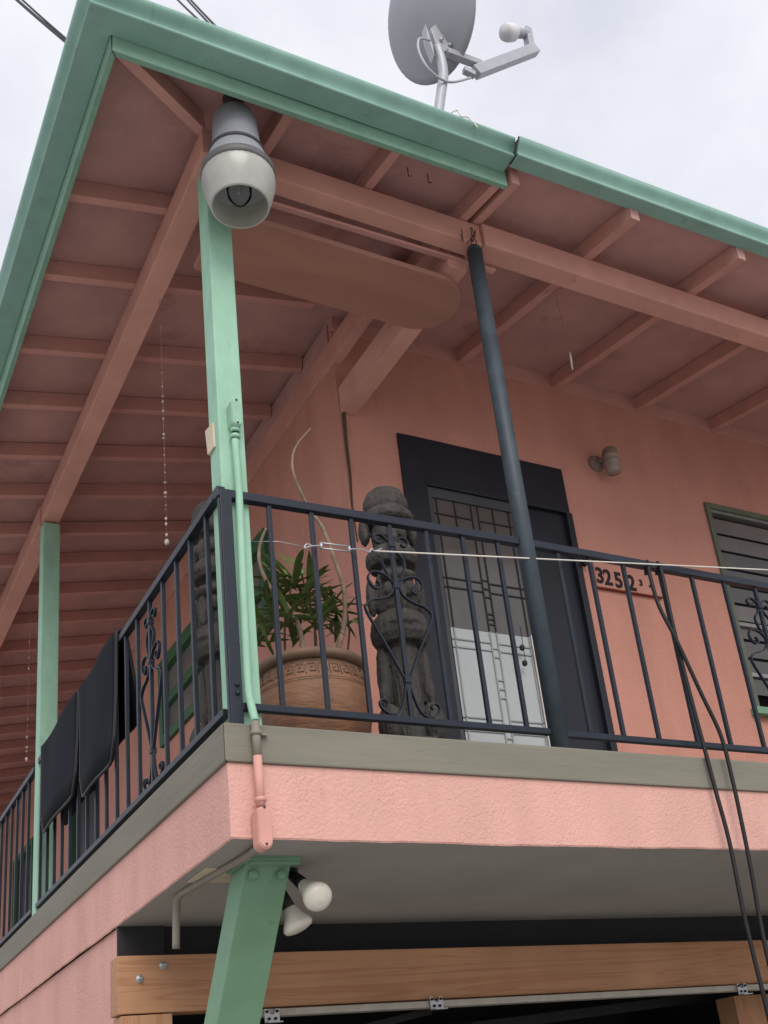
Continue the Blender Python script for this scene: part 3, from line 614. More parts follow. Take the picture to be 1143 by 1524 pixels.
# ------------------------------------------------------------------ plank stored under the beams
b = MB(); cx, hw, yc = 1.235, .183, .345; pts = [(.165, yc + hw), (.165, yc - hw), (cx, yc - hw)]
pts += [(cx + hw * math.sin(math.pi * k / 18), yc - hw * math.cos(math.pi * k / 18)) for k in range(1, 18)] + [(cx, yc + hw)]
b.poly([(x, y, 2.358) for x, y in pts], (0, 0, .028))
tag(b.build('plank', 'plank', None, .004, origin=(.7, yc, 2.366)), 'wide brown pink plank with a rounded end stored flat under the roof beams', 'plank')

# ------------------------------------------------------------------ yard light
lx, lyy = .122, -.13
t = empty('yard_light', (lx, lyy, 2.1), 'big dusk to dawn yard light with milky shade hanging under the roof corner', 'lamp')
c0 = (lx, lyy, 0)
b = MB(); b.lathe([(0, 2.668), (.042, 2.668), (.042, 2.58), (.0, 2.575)], c0, 24); b.build('mount', 'lamp_ring', t)
b = MB(); b.lathe([(.0, 2.582), (.055, 2.578), (.076, 2.565), (.087, 2.54), (.091, 2.49), (.097, 2.39), (.099, 2.362)], c0, 40); b.build('housing', 'lamp_grey', t)
b = MB(); b.lathe([(.096, 2.368), (.111, 2.362), (.113, 2.350), (.104, 2.346)], c0, 40); b.build('clamp_ring', 'lamp_ring', t)
b = MB(); b.lathe([(.104, 2.352), (.110, 2.343), (.126, 2.30), (.140, 2.262)], c0, 40); b.build('reflector', 'lamp_grey', t)
b = MB(); b.lathe([(.136, 2.268), (.1445, 2.262), (.1475, 2.228), (.138, 2.224)], c0, 40); b.build('band', 'lamp_band', t)
b = MB(); seg = 72
prof = [(.1415, 2.23), (.1435, 2.215), (.1425, 2.195), (.136, 2.165), (.126, 2.13), (.1145, 2.092), (.1125, 2.086)]
V = []; F = []
allp = prof + [(r - .006, z) for r, z in prof[::-1]]
for i, (r, z) in enumerate(allp):
    V += [(lx + math.cos(2 * math.pi * k / seg) * (r + (.0010 if k % 2 else 0)), lyy + math.sin(2 * math.pi * k / seg) * (r + (.0010 if k % 2 else 0)), z) for k in range(seg)]
for i in range(len(allp) - 1): F += [(i * seg + k, i * seg + (k + 1) % seg, (i + 1) * seg + (k + 1) % seg, (i + 1) * seg + k) for k in range(seg)]
b.add(V, F, True); b.build('refractor', 'refractor', t)
b = MB(); b.lathe([(.03, 2.30), (.03, 2.25), (.04, 2.225), (.05, 2.18), (.046, 2.14), (.028, 2.112), (0, 2.106)], c0, 24); b.build('bulb', 'bulb_clear', t)
b = MB(); b.tube([(lx, lyy, 2.27), (lx + .004, lyy, 2.20), (lx - .003, lyy, 2.15)], [.012, .01, .004], 8); b.build('filament_support', 'zinc', t)
b = MB(); b.lathe([(.138, 2.226), (.10, 2.28), (.06, 2.30), (0, 2.30)], c0, 32); b.build('reflector_inside', 'lamp_inner', t)

# ------------------------------------------------------------------ satellite dish
dy = -.2
foot = on(1, dy, 652, 178)
t = empty('satellite_dish', (foot.x, dy, 2.64), 'grey satellite dish on a bent pole rising above the green gutter', 'satellite dish')
kn = on(1, dy, 661, 108); hd = on(1, dy, 655, 88)
dirp = (foot - kn); low = Vector((foot.x + dirp.x * .35, dy, 2.70))
b = MB(); b.tube(smoothpts([low, foot, on(1, dy, 657, 135), on(1, dy, 660, 112), on(1, dy, 657, 90), on(1, dy, 651, 70)], 5), .0235, 16); b.build('mast', 'dish_arm', t)
b = MB(); b.box(low.x - .07, low.x + .07, dy - .05, dy + .07, 2.712, 2.718); b.build('foot_plate', 'dish_arm', t)
# dish: seen from behind; axis points up, away to the right and back
dc = on(1, dy + .05, 622, 16)
axis_d = (rx * .66 - ry * .10 + rz * .55).normalized(); upd = (Vector((0, 0, 1)) - axis_d * axis_d.z).normalized(); sdd = axis_d.cross(upd)
rot_d = Matrix.Rotation(R(-14), 3, axis_d); upd = rot_d @ upd; sdd = rot_d @ sdd
def dish_shell(off, rsc):
    V = []; F = []; seg, rg = 48, 10
    for i in range(rg + 1):
        r = i / rg * rsc
        for k in range(seg):
            a = 2 * math.pi * k / seg
            V.append(dc + sdd * math.cos(a) * r * .30 + upd * math.sin(a) * r * .345 + axis_d * (.075 * r * r + off))
    for i in range(rg): F += [(i * seg + k, i * seg + (k + 1) % seg, (i + 1) * seg + (k + 1) % seg, (i + 1) * seg + k) for k in range(seg)]
    return V, F, seg, rg
V, F, seg, rg = dish_shell(0, 1); V2, F2, _, _ = dish_shell(.012, .99); n0 = len(V)
b = MB(); b.add(V + V2, F + [tuple(i + n0 for i in f)[::-1] for f in F2] + [(rg * seg + k, rg * seg + (k + 1) % seg, n0 + rg * seg + (k + 1) % seg, n0 + rg * seg + k) for k in range(seg)], True)
b.build('reflector', 'dish', t)
b = MB()   # bracket behind the dish
P = [on(1, dy, *q) for q in ((641, 42), (655, 30), (690, 64), (688, 80), (652, 74))]
b.poly(P, (0, .05, 0)); b.poly([p + Vector((-.035, -.012, .0)) for p in (P[0], P[4], P[4] + Vector((0, 0, -.07)), P[0] + Vector((.0, 0, -.09)))], (.006, .05, 0))
br = b.build('bracket', 'dish_arm', t, .003)
b = MB()
for q in ((656, 60), (669, 68)): b.lathe([(0, -.012), (.010, -.012), (.010, 0)], on(1, dy - .001, *q), 8, (0, 1, 0))
b.build('bolts', 'zinc', br)
b = MB(); e = [on(1, dy + o_, *q) for q, o_ in (((665, 78), 0), ((716, 97), .0))]; b.bar(e[0], e[1], .035, .035); b.bar(on(1, dy, 690, 104), on(1, dy, 706, 112), .03, .03)
b.build('elbow', 'dish_arm', t, .003)
b = MB(); b.bar(on(1, dy, 707, 108), on(1, dy, 796, 74), .045, .055); b.build('arm', 'dish_arm', t, .004)
b = MB(); b.bar(on(1, dy, 790, 78), on(1, dy, 784, 44), .04, .035); b.tube([on(1, dy, 784, 50), on(1, dy, 766, 49)], .026, 14); b.build('neck', 'dish_arm', t, .002)
b = MB(); ax = (on(1, dy, 750, 48) - on(1, dy, 770, 49)).normalized(); b.lathe([(0, -.005), (.03, -.005), (.042, .01), (.045, .05), (.04, .075), (.0, .082)], on(1, dy, 766, 49), 20, ax); b.build('feed_horn', 'lnb', t)
b = MB(); b.tube(smoothpts([on(1, dy - .03, 640, 60), on(1, dy - .04, 624, 58), on(1, dy - .04, 624, 78), on(1, dy - .04, 640, 105), on(1, dy - .03, 668, 122), on(1, dy - .03, 700, 116)], 6), .006, 8); b.build('coax', 'dish_arm', t)
b = MB(); b.tube(smoothpts([on(1, -.40, 667, 170), on(1, -.40, 680, 164), on(1, -.41, 686, 173), on(1, -.41, 697, 175), on(1, -.43, 711, 190)], 6), .0035, 6)
tag(b.build('loose_wire', 'line', None, 0, origin=on(1, -.4, 690, 175)), 'loose curl of pale wire on the gutter rim beside the dish pole', 'wire')

# ------------------------------------------------------------------ overhead service cables (run in to the roof)
def roof_hit(u, v):                     # where the line of sight meets the top of the left-hand roof slope
    dd = ray(u, v); zo = 2.6 + RH + .044
    tt = (zo + SL * CAM.x - CAM.z) / (dd.z - SL * dd.x); return CAM + dd * tt
def overhead(pa_, pb_, lab, r, end_depth=14.0, hide=1.9):
    (u0, v0), (u1, v1) = pa_, pb_
    du, dv_ = u1 - u0, v1 - v0
    A = CAM + ray(u0 - du * 1.3, v0 - dv_ * 1.3) * end_depth
    B = roof_hit(u1 + du * hide, v1 + dv_ * hide)
    P = [A.lerp(B, k / 14) - Vector((0, 0, .02 * math.sin(math.pi * k / 14))) for k in range(15)]
    b = MB(); b.tube(P, r, 8); return tag(b.build('power_cable', 'cable', None, 0, origin=B), lab, 'cable', 'overhead cables')
overhead((30, 0), (93, 55), 'thick black cable descending behind the green gutter corner', .0085, 7.0, 1.0)
overhead((38, 0), (95, 52), 'thinner cable clinging to the thick cable above the gutter corner', .0055, 7.0, 1.0)
overhead((268, 0), (297, 28), 'thin overhead cable reaching the roof edge, first of three', .006, 8.0, 1.6)
overhead((282, 0), (316, 37), 'thin overhead cable reaching the roof edge, middle of three', .006, 8.0, 1.6)
overhead((287, 0), (323, 38), 'thin overhead cable reaching the roof edge, nearest the dish', .006, 8.0, 1.6)

# ------------------------------------------------------------------ conduit down the corner post
t = empty('conduit', (.09, -.03, -.4), 'painted electrical conduit climbing the corner post, green above and pink below', 'conduit')
cpt = [on(1, .035, 350, 655), on(1, .030, 356, 740), on(1, .026, 363, 900), on(1, .022, 369, 1015)]
b = MB(); b.tube(smoothpts(cpt + [on(1, .008, 373, 1045), on(1, -.022, 380, 1074)], 5), .0135, 14); b.build('upper_run', 'mint', t)
pb = [on(1, -.022, 380, 1074), on(1, -.022, 383, 1125)]
b = MB(); b.tube(pb, .014, 14); b.build('middle_run', 'conduit_grey', t)
b = MB(); b.tube([pb[1], on(1, -.02, 386, 1165), on(1, -.02, 388, 1200)], .0142, 14); b.build('lower_run', 'conduit_pink', t)
b = MB(); q = on(1, -.022, 381, 1088); b.tube([q, q + Vector((0, 0, -.014))], .018, 14); b.bar(q + Vector((.015, .012, -.006)), q + Vector((.042, .012, -.008)), .014, .006); b.build('strap', 'conduit_grey', t)
def cbox(c, w_, h_, d_, m, up):
    o = []
    for k in range(13): a = math.pi * k / 12; o.append((c.x + math.cos(a) * w_ / 2, c.z + (h_ / 2 - w_ / 2) + math.sin(a) * w_ / 2 * .5))
    for k in range(13): a = math.pi + math.pi * k / 12; o.append((c.x + math.cos(a) * w_ / 2, c.z - (h_ / 2 - w_ / 2) + math.sin(a) * w_ / 2))
    b = MB(); b.poly([(x, c.y + d_ / 2, z) for x, z in o], (0, -d_, 0)); bx_ = b.build('junction_box', m, t, .003)
    b = MB(); b.poly([(c.x + (x - c.x) * .88, c.y - d_ / 2, c.z + (z - c.z) * .93) for x, z in o], (0, -.004, 0)); cv = b.build('cover', m, bx_, .0015)
    b = MB(); s_ = h_ * .40
    b.lathe([(0, -.004), (.004, -.004), (.005, 0)], (c.x, c.y - d_ / 2 - .003, c.z + s_), 8, (0, 1, 0)); b.lathe([(0, -.004), (.004, -.004), (.005, 0)], (c.x, c.y - d_ / 2 - .003, c.z - s_), 8, (0, 1, 0)); b.build('screws', 'lamp_ring', bx_)
cbox(on(1, .035, 349, 618), .04, .125, .045, 'mint', True)
cbox(on(1, -.025, 390, 1232), .046, .145, .05, 'conduit_pink', True)
for (u, v, yy, m) in ((350, 641, .035, 'mint'), (350, 650, .035, 'mint'), (388, 1190, -.02, 'conduit_pink')):
    q = on(1, yy, u, v); b = MB(); b.lathe([(.014, -.008), (.0185, -.006), (.0185, .006), (.014, .008)], q, 16); b.build('coupling', m, t)
q0 = on(1, -.01, 388, 1258); q1 = on(2, -.388, 365, 1275); q2 = on(2, -.388, 290, 1318); q3 = on(2, -.388, 268, 1332); q4 = Vector((q3.x + .012, q3.y + .03, -.40))
b = MB(); b.tube(smoothpts([q0, q1, q2, q3, on(1, q3.y + .04, 263, 1350), on(1, q3.y + .06, 262, 1412)], 5), .0135, 12); b.build('soffit_run', 'conduit_grey', t)
q = on(1, .095, 305, 645); b = MB(); b.hexa([(.052, .095, q.z - .05), (.06, .095, q.z - .05), (.06, .155, q.z - .05), (.048, .155, q.z - .05), (.050, .095, q.z + .055), (.06, .095, q.z + .055), (.06, .155, q.z + .055), (.042, .155, q.z + .055)])
tag(b.build('switch_plate', 'cream', None, .002, origin=(.05, .12, q.z)), 'small pale plate on the outer side of the corner post', 'plate')

# ------------------------------------------------------------------ twin floodlight under the balcony
t = empty('floodlight', (.365, .382, -.373), 'twin floodlight with milky bulbs under the balcony beside the green brace', 'floodlight')
b = MB(); b.lathe([(.0, 0), (.045, 0), (.045, -.018), (.02, -.03), (0, -.03)], (.352, .40, -.373), 20); b.build('canopy', 'black', t)
def par(c, face, holder, r):
    a = (face - holder).normalized()
    b = MB(); b.tube([holder, holder.lerp(c, .52)], [.019, .024], 14); b.tube([Vector((.352, .40, -.395)), holder], .008, 8); h_ = b.build('socket', 'black', t)
    L0 = holder.lerp(c, .5); D = (c - L0).length
    b = MB(); b.lathe([(.022, -D * .1), (.026, D * .1), (r * .66, D * .5), (r * .93, D * .85), (r, D * 1.02), (r * .98, D * 1.12), (r * .86, D * 1.24), (r * .5, D * 1.33), (0, D * 1.36)], L0, 28, a); b.build('bulb', 'bulb', t)
h1 = on(1, .36, 436, 1303); c1 = on(1, .20, 472, 1334); par(c1, c1, h1, .050)
h2 = on(1, .41, 418, 1328); c2 = on(1, .39, 443, 1377); par(c2, c2, h2, .054)
p = on(2, -.376, 330, 1302)
b = MB(); b.box(p.x - .09, p.x + .12, p.y - .1, p.y + .10, -.380, -.3725); tag(b.build('soffit_plate', 'cream', None, .002, origin=(p.x, p.y, -.376)), 'cream access plate with chipped edge under the balcony beside the brace', 'plate')

# ------------------------------------------------------------------ wall lantern, numbers, hooks
wl = on(1, WY, 890, 690)
t = empty('wall_lantern', (2.93, WY, 2.3), 'small brown wall lantern between the front door and the window', 'lamp')
b = MB(); b.lathe([(0, -.03), (.04, -.03), (.055, -.012), (.055, 0)], (2.915, WY, 2.335), 20, (0, 1, 0)); b.build('back_plate', 'light_brown', t)
b = MB(); b.tube([(2.915, WY - .02, 2.335), (2.95, WY - .06, 2.35), (2.955, WY - .09, 2.35)], .016, 10); b.build('arm', 'light_brown', t)
lc = (2.955, WY - .10, 0)
b = MB(); b.lathe([(0, 2.40), (.026, 2.396), (.044, 2.38), (.049, 2.35), (.049, 2.335)], lc, 24); b.build('hood', 'light_brown', t)
b = MB(); b.lathe([(.049, 2.338), (.047, 2.31), (.047, 2.298), (.052, 2.295), (.050, 2.288), (.046, 2.255), (.043, 2.228), (.041, 2.222), (.0, 2.224)], lc, 24); b.build('glass_shade', mat('dusty amber glass', (0.31, 0.255, 0.22), 0.3, 0.12, 12, spec=.5), t)

PX0, PX1, PZ0, PZ1 = 2.722, 3.21, 1.452, 1.645
t = empty('house_number_plaque', (2.96, WY - .02, 1.45), 'pink house number plaque reading 3252 beside the front door', 'plaque')
b = MB(); b.box(PX0, PX1, WY - .022, WY - .001, PZ0 + .008, PZ1); b.build('board', 'plaque', t, .002)
b = MB(); b.box(PX0, PX1, WY - .025, WY - .001, PZ0 + .001, PZ0 + .007); b.build('lower_edge', 'plaque_edge', t)
def text(s, x, z, size, par_, sx=1.0):
    cu = bpy.data.curves.new('txt', 'FONT'); cu.body = s; cu.size = size; cu.extrude = .002; cu.offset = size * .024
    ob = bpy.data.objects.new('txt', cu); col.objects.link(ob)
    dg = bpy.context.evaluated_depsgraph_get(); me = bpy.data.meshes.new_from_object(ob.evaluated_get(dg)); bpy.data.objects.remove(ob)
    base = wbase(par_)
    for v in me.vertices: v.co = Vector((x + v.co.x * sx, WY - .025 - v.co.z, z + v.co.y)) - base
    me.materials.clear(); me.materials.append(M['numeral']); o = bpy.data.objects.new('numeral', me); col.objects.link(o); o.parent = par_
for s, u, v in (('3', 888.5, 866), ('2', 900.5, 869), ('5', 916.5, 873), ('2', 936, 877)):
    p = on(1, WY - .025, u, v); text(s, p.x, p.z, .138, t, .88)
p = on(1, WY - .025, 952, 871); text('3', p.x, p.z, .055, t)
p = on(1, WY - .025, 967, 876); text('4', p.x, p.z, .055, t)

# hanging ornament in front of the door, and a small fish-hook chime under the rafters
p0 = on(1, WY - .03, 776, 945); p1 = on(1, WY - .03, 783, 990)
t = empty('door_ornament', p1, 'two small dark faceted crystals hanging on a chain at the front door', 'ornament')
b = MB(); b.tube([p0 + Vector((0, 0, .05)), p1], .002, 6); b.build('chain', 'black', t)
for q in (on(1, WY - .03, 777, 964), on(1, WY - .03, 781, 987)):
    b = MB(); b.lathe([(0, .02), (.015, .008), (.015, -.008), (0, -.02)], q, 6); b.build('crystal', 'came', t)
p = on(1, .30, 825, 440)
t = empty('hanging_chime', (p.x, .3, 2.3), 'thin hook with a small pale rod hanging on a thread below the rafters', 'chime')
b = MB()
p.z = 2.55; p = on(1, .30, 825, 432)
for a in range(5): b.tube([p, p + Vector((.05 * math.cos(a * 1.3), .04 * math.sin(a * 1.3), -.012 + .02 * (a % 2)))], .0025, 5)
b.tube([p + Vector((0, 0, .09)), p], .002, 5)
b.build('hook', 'rafter_pink', t)
q1, q2 = on(1, .30, 848, 524), on(1, .30, 852, 550)
b = MB(); b.tube([p, q1], .0008, 4); b.build('thread', 'string', t)
b = MB(); b.tube([q1, q1.lerp(q2, .3), q2], [.004, .0065, .004], 8); b.build('rod', 'bead', t)
for i, (u, v, lb) in enumerate(((608, 262, 'thin nail poking through the eave boards, the straightest beside the second rafter'), (638, 272, 'thin nail poking through the eave boards, the middle one of three near the doubled rafter'), (672, 248, 'thin nail poking through the eave boards close under the gutter joint'))):
    p = on(2, 2.62, u, v); b = MB(); b.tube([p + Vector((0, 0, .10)), p, p + Vector((.008, -.012, -.008))], .0022, 5)
    tag(b.build('nail', 'black', None, 0, origin=p), lb, 'nail', 'nails in the eave')

# ------------------------------------------------------------------ clothes line with turnbuckle
t = empty('clothes_line', (.6, 0, .7), 'white clothes line with a turnbuckle stretched across the front railing', 'clothes line')
yl = .012
b = MB(); b.tube([on(1, yl, 558, 820), on(1, yl, 850, 834), on(1, yl - .002, 1160, 849), Vector((5.2, .02, 1.22)), Vector((XE, .05, 1.5))], .0032, 6); b.build('line', 'line', t)
b = MB(); b.tube([on(1, .07, 372, 806), on(1, .03, 415, 806), on(1, yl, 455, 814)], .0015, 5); b.build('tie_wire', 'zinc', t)
a, c_ = on(1, yl, 478, 812), on(1, yl, 520, 817)
b = MB()
for dz in (-.011, .011): b.tube([a + Vector((0, 0, dz)), c_ + Vector((0, 0, dz))], .0032, 6)
b.tube([a + Vector((0, 0, -.012)), a + Vector((0, 0, .012))], .006, 8); b.tube([c_ + Vector((0, 0, -.012)), c_ + Vector((0, 0, .012))], .006, 8)
b.build('turnbuckle', 'zinc', t)
b = MB(); b.tube(smoothpts([a, on(1, yl, 462, 813), on(1, yl, 453, 816), on(1, yl, 456, 810), on(1, yl, 463, 811)], 4), .003, 6); b.build('hook', 'zinc', t); b = MB(); b.tube(smoothpts([c_, on(1, yl, 540, 818), on(1, yl, 549, 822), on(1, yl, 553, 817), on(1, yl, 558, 820), on(1, yl, 569, 816)], 4), .003, 6); b.build('hook', 'zinc', t)

# ------------------------------------------------------------------ black cables hung over the railing
def cable(px, yv, lab, r=.0085):
    P = [on(1, y_, u, v) for (u, v), y_ in zip(px, yv)]; e_ = P[-1]; P = smoothpts(P + [Vector((e_.x, e_.y, (e_.z + GZ) / 2)), Vector((e_.x + .03, e_.y - .05, GZ + .01))], 8); b = MB(); b.tube(P, r, 8)
    tag(b.build('hanging_cable', 'cable', None, 0, origin=P[0]), lab, 'cable', 'black cables over the railing')
cable([(978, 856), (977, 843), (979, 838), (985, 853), (996, 905), (1012, 975), (1030, 1045), (1048, 1112), (1066, 1180), (1086, 1255), (1107, 1360), (1126, 1440), (1155, 1560)], [.070, .056, .035, .015, .006, .0, -.006, -.015, -.025, -.03, -.03, -.03, -.03], 'thick black cable hooked over the front rail and falling straight past the garage')
cable([(962, 856), (961, 842), (963, 836), (967, 855), (980, 900), (1003, 945), (1022, 985), (1045, 1035), (1073, 1095), (1090, 1160), (1104, 1225), (1118, 1295), (1135, 1390), (1160, 1500)], [.070, .056, .035, .015, .004, -.014, -.022, -.028, -.035, -.04, -.04, -.04, -.04, -.04], 'second black cable swinging away beside the straight one below the rail')

# ------------------------------------------------------------------ bead strands
def strand(px_top, px_bot, yv, lab, n, seed):
    rnd = random.Random(seed); a, e_ = on(1, yv, *px_top), on(1, yv, *px_bot); e_.x = a.x; 
    t = empty('bead_strand', e_, lab, 'bead strand', 'bead strands hanging from the side beam')
    b = MB(); b.tube([Vector((a.x, yv, 2.474)), a, e_], .0011, 5); b.build('string', 'string', t)
    b1, b2 = MB(), MB(); z = a.z
    while z > e_.z:
        f_ = (a.z - z) / (a.z - e_.z); r = rnd.choice([.003, .004, .0055, .008]) * (.5 + .6 * f_)
        (b1 if rnd.random() < .7 else b2).ball((a.x + rnd.uniform(-.001, .001), yv, z), r, 8, 5, (1, 1, rnd.choice([.6, 1, 1.5])))
        z -= rnd.uniform(.02, .055)
    b1.ball(e_, .011, 8, 5, (1, 1, 1.4))
    b1.build('pale_beads', 'bead', t)['kind'] = 'stuff'; b2.build('glass_beads', 'bead_clear', t)['kind'] = 'stuff'
y1s = on(0, .125, 239, 475).y
strand((239, 480), (243, 806), y1s, 'long shell bead strand hanging between the two green posts', 30, 1)
strand((46, 885), (43, 1130), on(2, 2.455, 47, 885).y, 'glass bead strand hanging just past the far green post', 30, 2)
strand((3, 975), (1, 1180), on(2, 2.455, 3, 975).y, 'glass bead strand hanging farthest along the side beam', 26, 3)

# ------------------------------------------------------------------ black mats over the side rail
def mat_over(y0, y1, zf, zb, lab, skew):
    b = MB(); t_ = .012; nx = 12; prof = []
    xo, xi = RX - .022, RX + .022; ztop = .912
    path = [(xo - .012, zf), (xo - .014, zf + .1), (xo - .008, (zf + ztop) / 2), (xo - .004, ztop - .03)] + [(RX - .026 * math.cos(math.pi * k / 6), ztop + .018 * math.sin(math.pi * k / 6)) for k in range(1, 6)] + [(xi + .006, ztop - .03), (xi + .03, (zb + ztop) / 2), (xi + .05, zb)]
    n = len(path); V = []; F = []
    for j in range(nx + 1):
        f_ = j / nx
        for i, (x, z) in enumerate(path):
            yy = y0 + (y1 - y0) * f_
            edge = min(f_, 1 - f_) * (y1 - y0); rr = .09
            zz_ = z
            endz = zf if i < n / 2 else zb
            if edge < rr and (i == 0 or i == n - 1):
                zz_ = z + rr - math.sqrt(max(0, rr * rr - (rr - edge) ** 2))
            drop = (ztop - z) / (ztop - min(zf, zb))
            V.append(Vector((x + .006 * math.sin(f_ * 7 + i * .7), yy + skew * drop * (.5 - f_) - .03 * drop, zz_ + .006 * math.sin(f_ * 5))))
    for j in range(nx): F += [(j * n + i, j * n + i + 1, (j + 1) * n + i + 1, (j + 1) * n + i) for i in range(n - 1)]
    b.add(V, F, True)
    o = b.build('rubber_mat', 'mat_fabric', None, 0, origin=(RX, y0, .9)); s_ = o.modifiers.new('thick', 'SOLIDIFY'); s_.thickness = .012; s_.offset = 0
    tag(o, lab, 'mat', 'black mats over the side railing')
    h_ = [0, 1, 2, 3, 4, 5, 6, 7, 8, 9, 10, 11]
    ring = [V[i] for i in range(n)][::-1] + [V[j * n] for j in range(1, nx)] + [V[nx * n + i] for i in range(n)]
    m2 = MB(); m2.tube(ring, .0085, 6); m2.build('binding', 'black', o)
mat_over(1.33, 1.99, .33, .50, 'black mat folded over the side rail, the one beside the wrought iron scroll', .06)
mat_over(2.03, 2.86, .40, .44, 'black mat folded over the side rail, the one against the far green post', .06)

# ------------------------------------------------------------------ carved wooden figures
def tiki(name, loc, rotz, h, r, lab):
    V = Vector; b = MB()
    def ell(x, y, z, sx, sy, sz): b.ball((x * r, y * r, z * h), 1.0, 20, 14, (sx * r, sy * r, sz * h))
    Lt = lambda pr, n=20: b.lathe([(0, pr[0][1] * h)] + [(r_ * r, z_ * h) for r_, z_ in pr] + [(0, pr[-1][1] * h)], (0, 0, 0), n)
    Lt([(1.10, -.02), (1.14, .02), (1.12, .085), (1.02, .10)], 12)                       # base block
    for s in (-1, 1):
        ell(s * .82, -.20, .155, .46, .70, .072)       # feet
        ell(s * .80, .15, .33, .26, .42, .115)         # arms hanging beside the belly
        ell(s * .92, -.02, .265, .16, .26, .05)        # hands
        ell(s * .98, .05, .60, .20, .34, .065)         # ears, lower head
        ell(s * .98, .1, .845, .22, .36, .050)         # ears, upper head
        ell(s * .40, -.80, .600, .25, .20, .026)       # eyes
        ell(s * .36, -.66, .815, .20, .18, .022)
    Lt([(.60, .08), (.58, .20), (.60, .34), (.66, .40), (.5, .44)])                      # belly column
    Lt([(.95, .425), (1.14, .45), (1.18, .48), (1.06, .515), (.86, .53)])                # jutting jaw shelf
    Lt([(.58, .51), (.80, .55), (.84, .60), (.74, .665), (.50, .71)])                    # lower head
    ell(0, -.92, .575, .20, .30, .055); ell(0, -.74, .650, .74, .34, .020); ell(0, -.92, .478, .62, .36, .014)
    Lt([(.92, .705), (1.06, .725), (1.04, .75), (.86, .765)])                            # upper jaw shelf
    Lt([(.52, .755), (.70, .80), (.72, .845), (.60, .87)])                               # upper face
    ell(0, -.78, .80, .17, .26, .04)
    Lt([(.94, .862), (1.08, .872), (1.08, .892), (.92, .905)])                           # brim
    Lt([(.80, .895), (.93, .925), (.90, .955), (.72, .985), (.4, 1.0)])                  # dome cap
    o = b.build(name, 'tiki', None, 0)
    o.location = loc; o.rotation_euler = (0, 0, rotz)
    rm = o.modifiers.new('remesh', 'REMESH'); rm.mode = 'VOXEL'; rm.voxel_size = .0045; rm.use_smooth_shade = True
    tx = bpy.data.textures.new(name + 'chip', 'VORONOI'); tx.noise_scale = .022
    dm = o.modifiers.new('chisel', 'DISPLACE'); dm.texture = tx; dm.strength = .0045; dm.mid_level = .4
    return tag(o, lab, 'carving', 'carved wooden figures')
tiki('carved_figure', (.905, .36, -.02), R(-18), 1.27, .103, 'dark carved wooden figure post between the potted plant and front door')
tiki('carved_figure', (.245, .64, -.02), R(-60), 1.24, .100, 'dark carved wooden figure post behind the side railing beside the corner post')

# ------------------------------------------------------------------ potted plant
PC = Vector((.488, .345, -.038))
t = empty('potted_plant', PC, 'brown terracotta pot with key pattern band holding a leafy plant', 'plant')
prof = [(.0, .0), (.115, .0), (.13, .012), (.175, .07), (.209, .135), (.229, .205), (.2305, .26), (.220, .32), (.203, .362), (.188, .385)]
PS = .945
b = MB(); b.lathe([(r_ * PS, h_) for r_, h_ in prof + [(.18, .385), (.18, .33), (0, .33)]], PC, 56); pot = b.build('pot', 'terracotta', t)
b = MB(); b.lathe([(r_ * PS, h_) for r_, h_ in [(.19, .383), (.212, .386), (.221, .397), (.222, .408), (.214, .417), (.198, .420), (.186, .414), (.184, .383)]], PC, 56); b.build('rim', 'terracotta_rim', pot)
b = MB()
for hh, rr in ((.290, .2285), (.299, .2268), (.376, .1995), (.368, .2035)): b.lathe([((rr - .004) * PS, hh - .002), (rr * PS, hh), ((rr - .004) * PS, hh + .002)], PC, 56)
# key pattern, raised strips
def rad(hh): return (.2265 - (hh - .30) * .26) * PS + .0015
units = 30; keyp = [(0, 0), (0, 1), (.8, 1), (.8, .2), (.3, .2), (.3, .6), (.55, .6)]
for k in range(units):
    for i in range(len(keyp) - 1):
        (a0, h0), (a1, h1) = keyp[i], keyp[i + 1]
        def P3(a, h_, o_): hh = .313 + h_ * .046; an = 2 * math.pi * (k + a) / units; r_ = rad(hh) + o_; return PC + Vector((math.cos(an) * r_, math.sin(an) * r_, hh))
        b.bar(P3(a0, h0, 0), P3(a1, h1, 0), .0028, .0040, Vector((math.cos(2 * math.pi * (k + .4) / units), math.sin(2 * math.pi * (k + .4) / units), .1)))
b.build('key_band', 'terracotta_rim', pot)
b = MB(); b.lathe([(0, .352), (.09, .356), (.172, .35)], PC, 30); b.build('soil', 'soil', t)
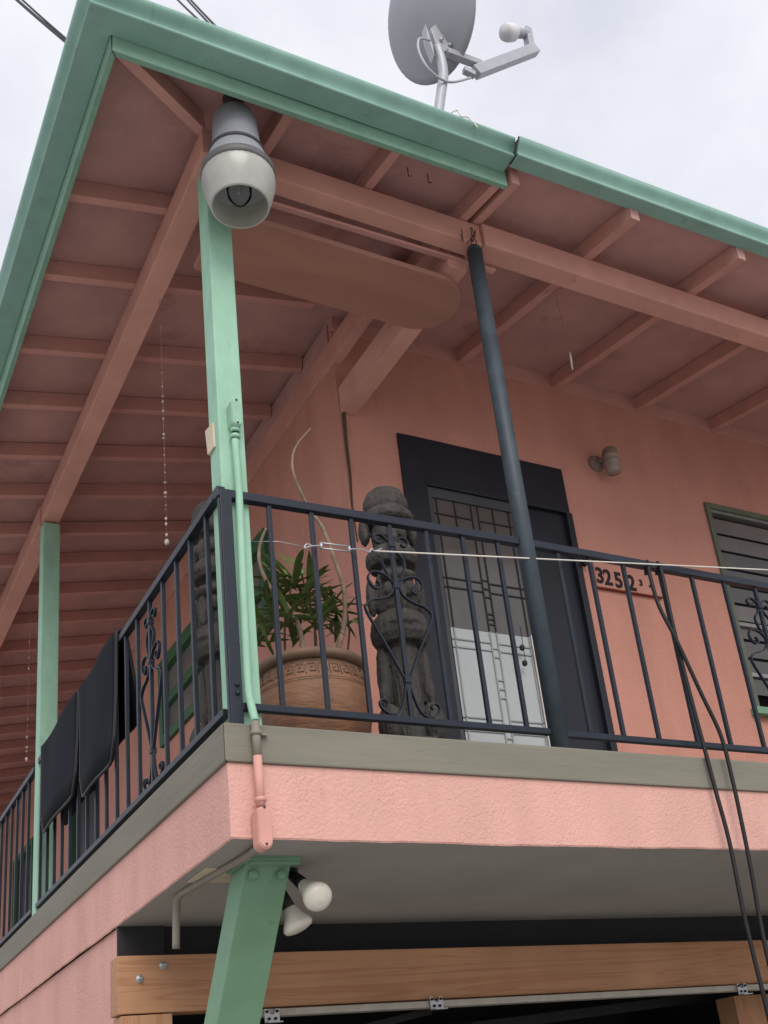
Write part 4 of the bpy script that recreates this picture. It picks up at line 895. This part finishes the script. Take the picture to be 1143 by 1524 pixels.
# bare twisting stems traced on the plane through the pot's middle
def stem(px, yv, r0, r1, m='stem', n=6):
    P = smoothpts([on(1, yv + .02 * math.sin(i * 1.7), u, v) for i, (u, v) in enumerate(px)], n)
    b = MB(); k = len(P); b.tube(P, [(r0 + (r1 - r0) * i / (k - 1)) * (1 + .10 * math.sin(i * 2.1)) for i in range(k)], 8); b.build('stem', m, t); return P
s1 = stem([(497, 985), (512, 930), (512, 880), (497, 830), (480, 785), (462, 760), (440, 715), (435, 685), (442, 662), (462, 638)], .36, .0115, .0035)
s2 = stem([(452, 985), (447, 940), (430, 905), (405, 878), (388, 845), (386, 815), (396, 786)], .34, .0115, .005)
s3 = stem([(425, 990), (424, 930), (432, 880), (438, 845)], .38, .006, .003, 'stem_dark')
s4 = stem([(470, 985), (468, 930), (455, 880), (448, 850)], .42, .007, .003, 'stem_dark')
s5 = stem([(515, 985), (520, 940), (515, 905)], .40, .005, .003, 'stem_dark')
# leaf mesh shared by all leaves
def leaf_mesh():
    b = MB(); n = 7; V = []; F = []
    for i in range(n + 1):
        f_ = i / n; wd = math.sin(math.pi * min(1, f_ * .93 + .05)) ** .8 * .078; dz = -.35 * f_ * f_ + .12 * f_
        V += [(-wd, f_, dz + wd * .35), (0, f_, dz), (wd, f_, dz + wd * .35)]
    for i in range(n): F += [(i * 3, i * 3 + 1, i * 3 + 4, i * 3 + 3), (i * 3 + 1, i * 3 + 2, i * 3 + 5, i * 3 + 4)]
    me = bpy.data.meshes.new('leaf'); me.from_pydata([Vector(v) for v in V], [], F); me.polygons.foreach_set('use_smooth', [True] * len(F)); me.materials.append(M['leaf']); return me
LM = leaf_mesh(); rl = random.Random(11)
def leaf(p, az, el, ln):
    o = bpy.data.objects.new('leaf', LM); col.objects.link(o); o.parent = t; o.location = Vector(p) - PC
    o.rotation_euler = (el, rl.uniform(-.5, .5), az); o.scale = (ln * rl.uniform(.85, 1.15), ln, ln)
def rosette(p, n, ln, up=.5):
    for i in range(n):
        leaf(Vector(p) + Vector((rl.uniform(-.012, .012), rl.uniform(-.012, .012), rl.uniform(-.05, .02))), rl.uniform(0, 6.28), rl.uniform(-.35, 1.15) * up * 1.4, ln * rl.uniform(.7, 1.15))
for u, v, yv, n, ln in ((438, 860, .38, 15, .17), (402, 905, .42, 10, .16), (456, 885, .44, 12, .17), (495, 905, .42, 10, .16), (430, 915, .32, 9, .14), (470, 925, .34, 9, .14), (398, 945, .36, 8, .14), (512, 925, .42, 7, .14), (450, 900, .36, 10, .16), (418, 885, .46, 10, .16)):
    rosette(on(1, yv, u, v), n + 4, ln, .62)
for u, v in ((428, 835), (436, 828), (412, 842), (452, 832)): leaf(on(1, .38, u, v + 25), rl.uniform(-1, 1), 1.25, .15)
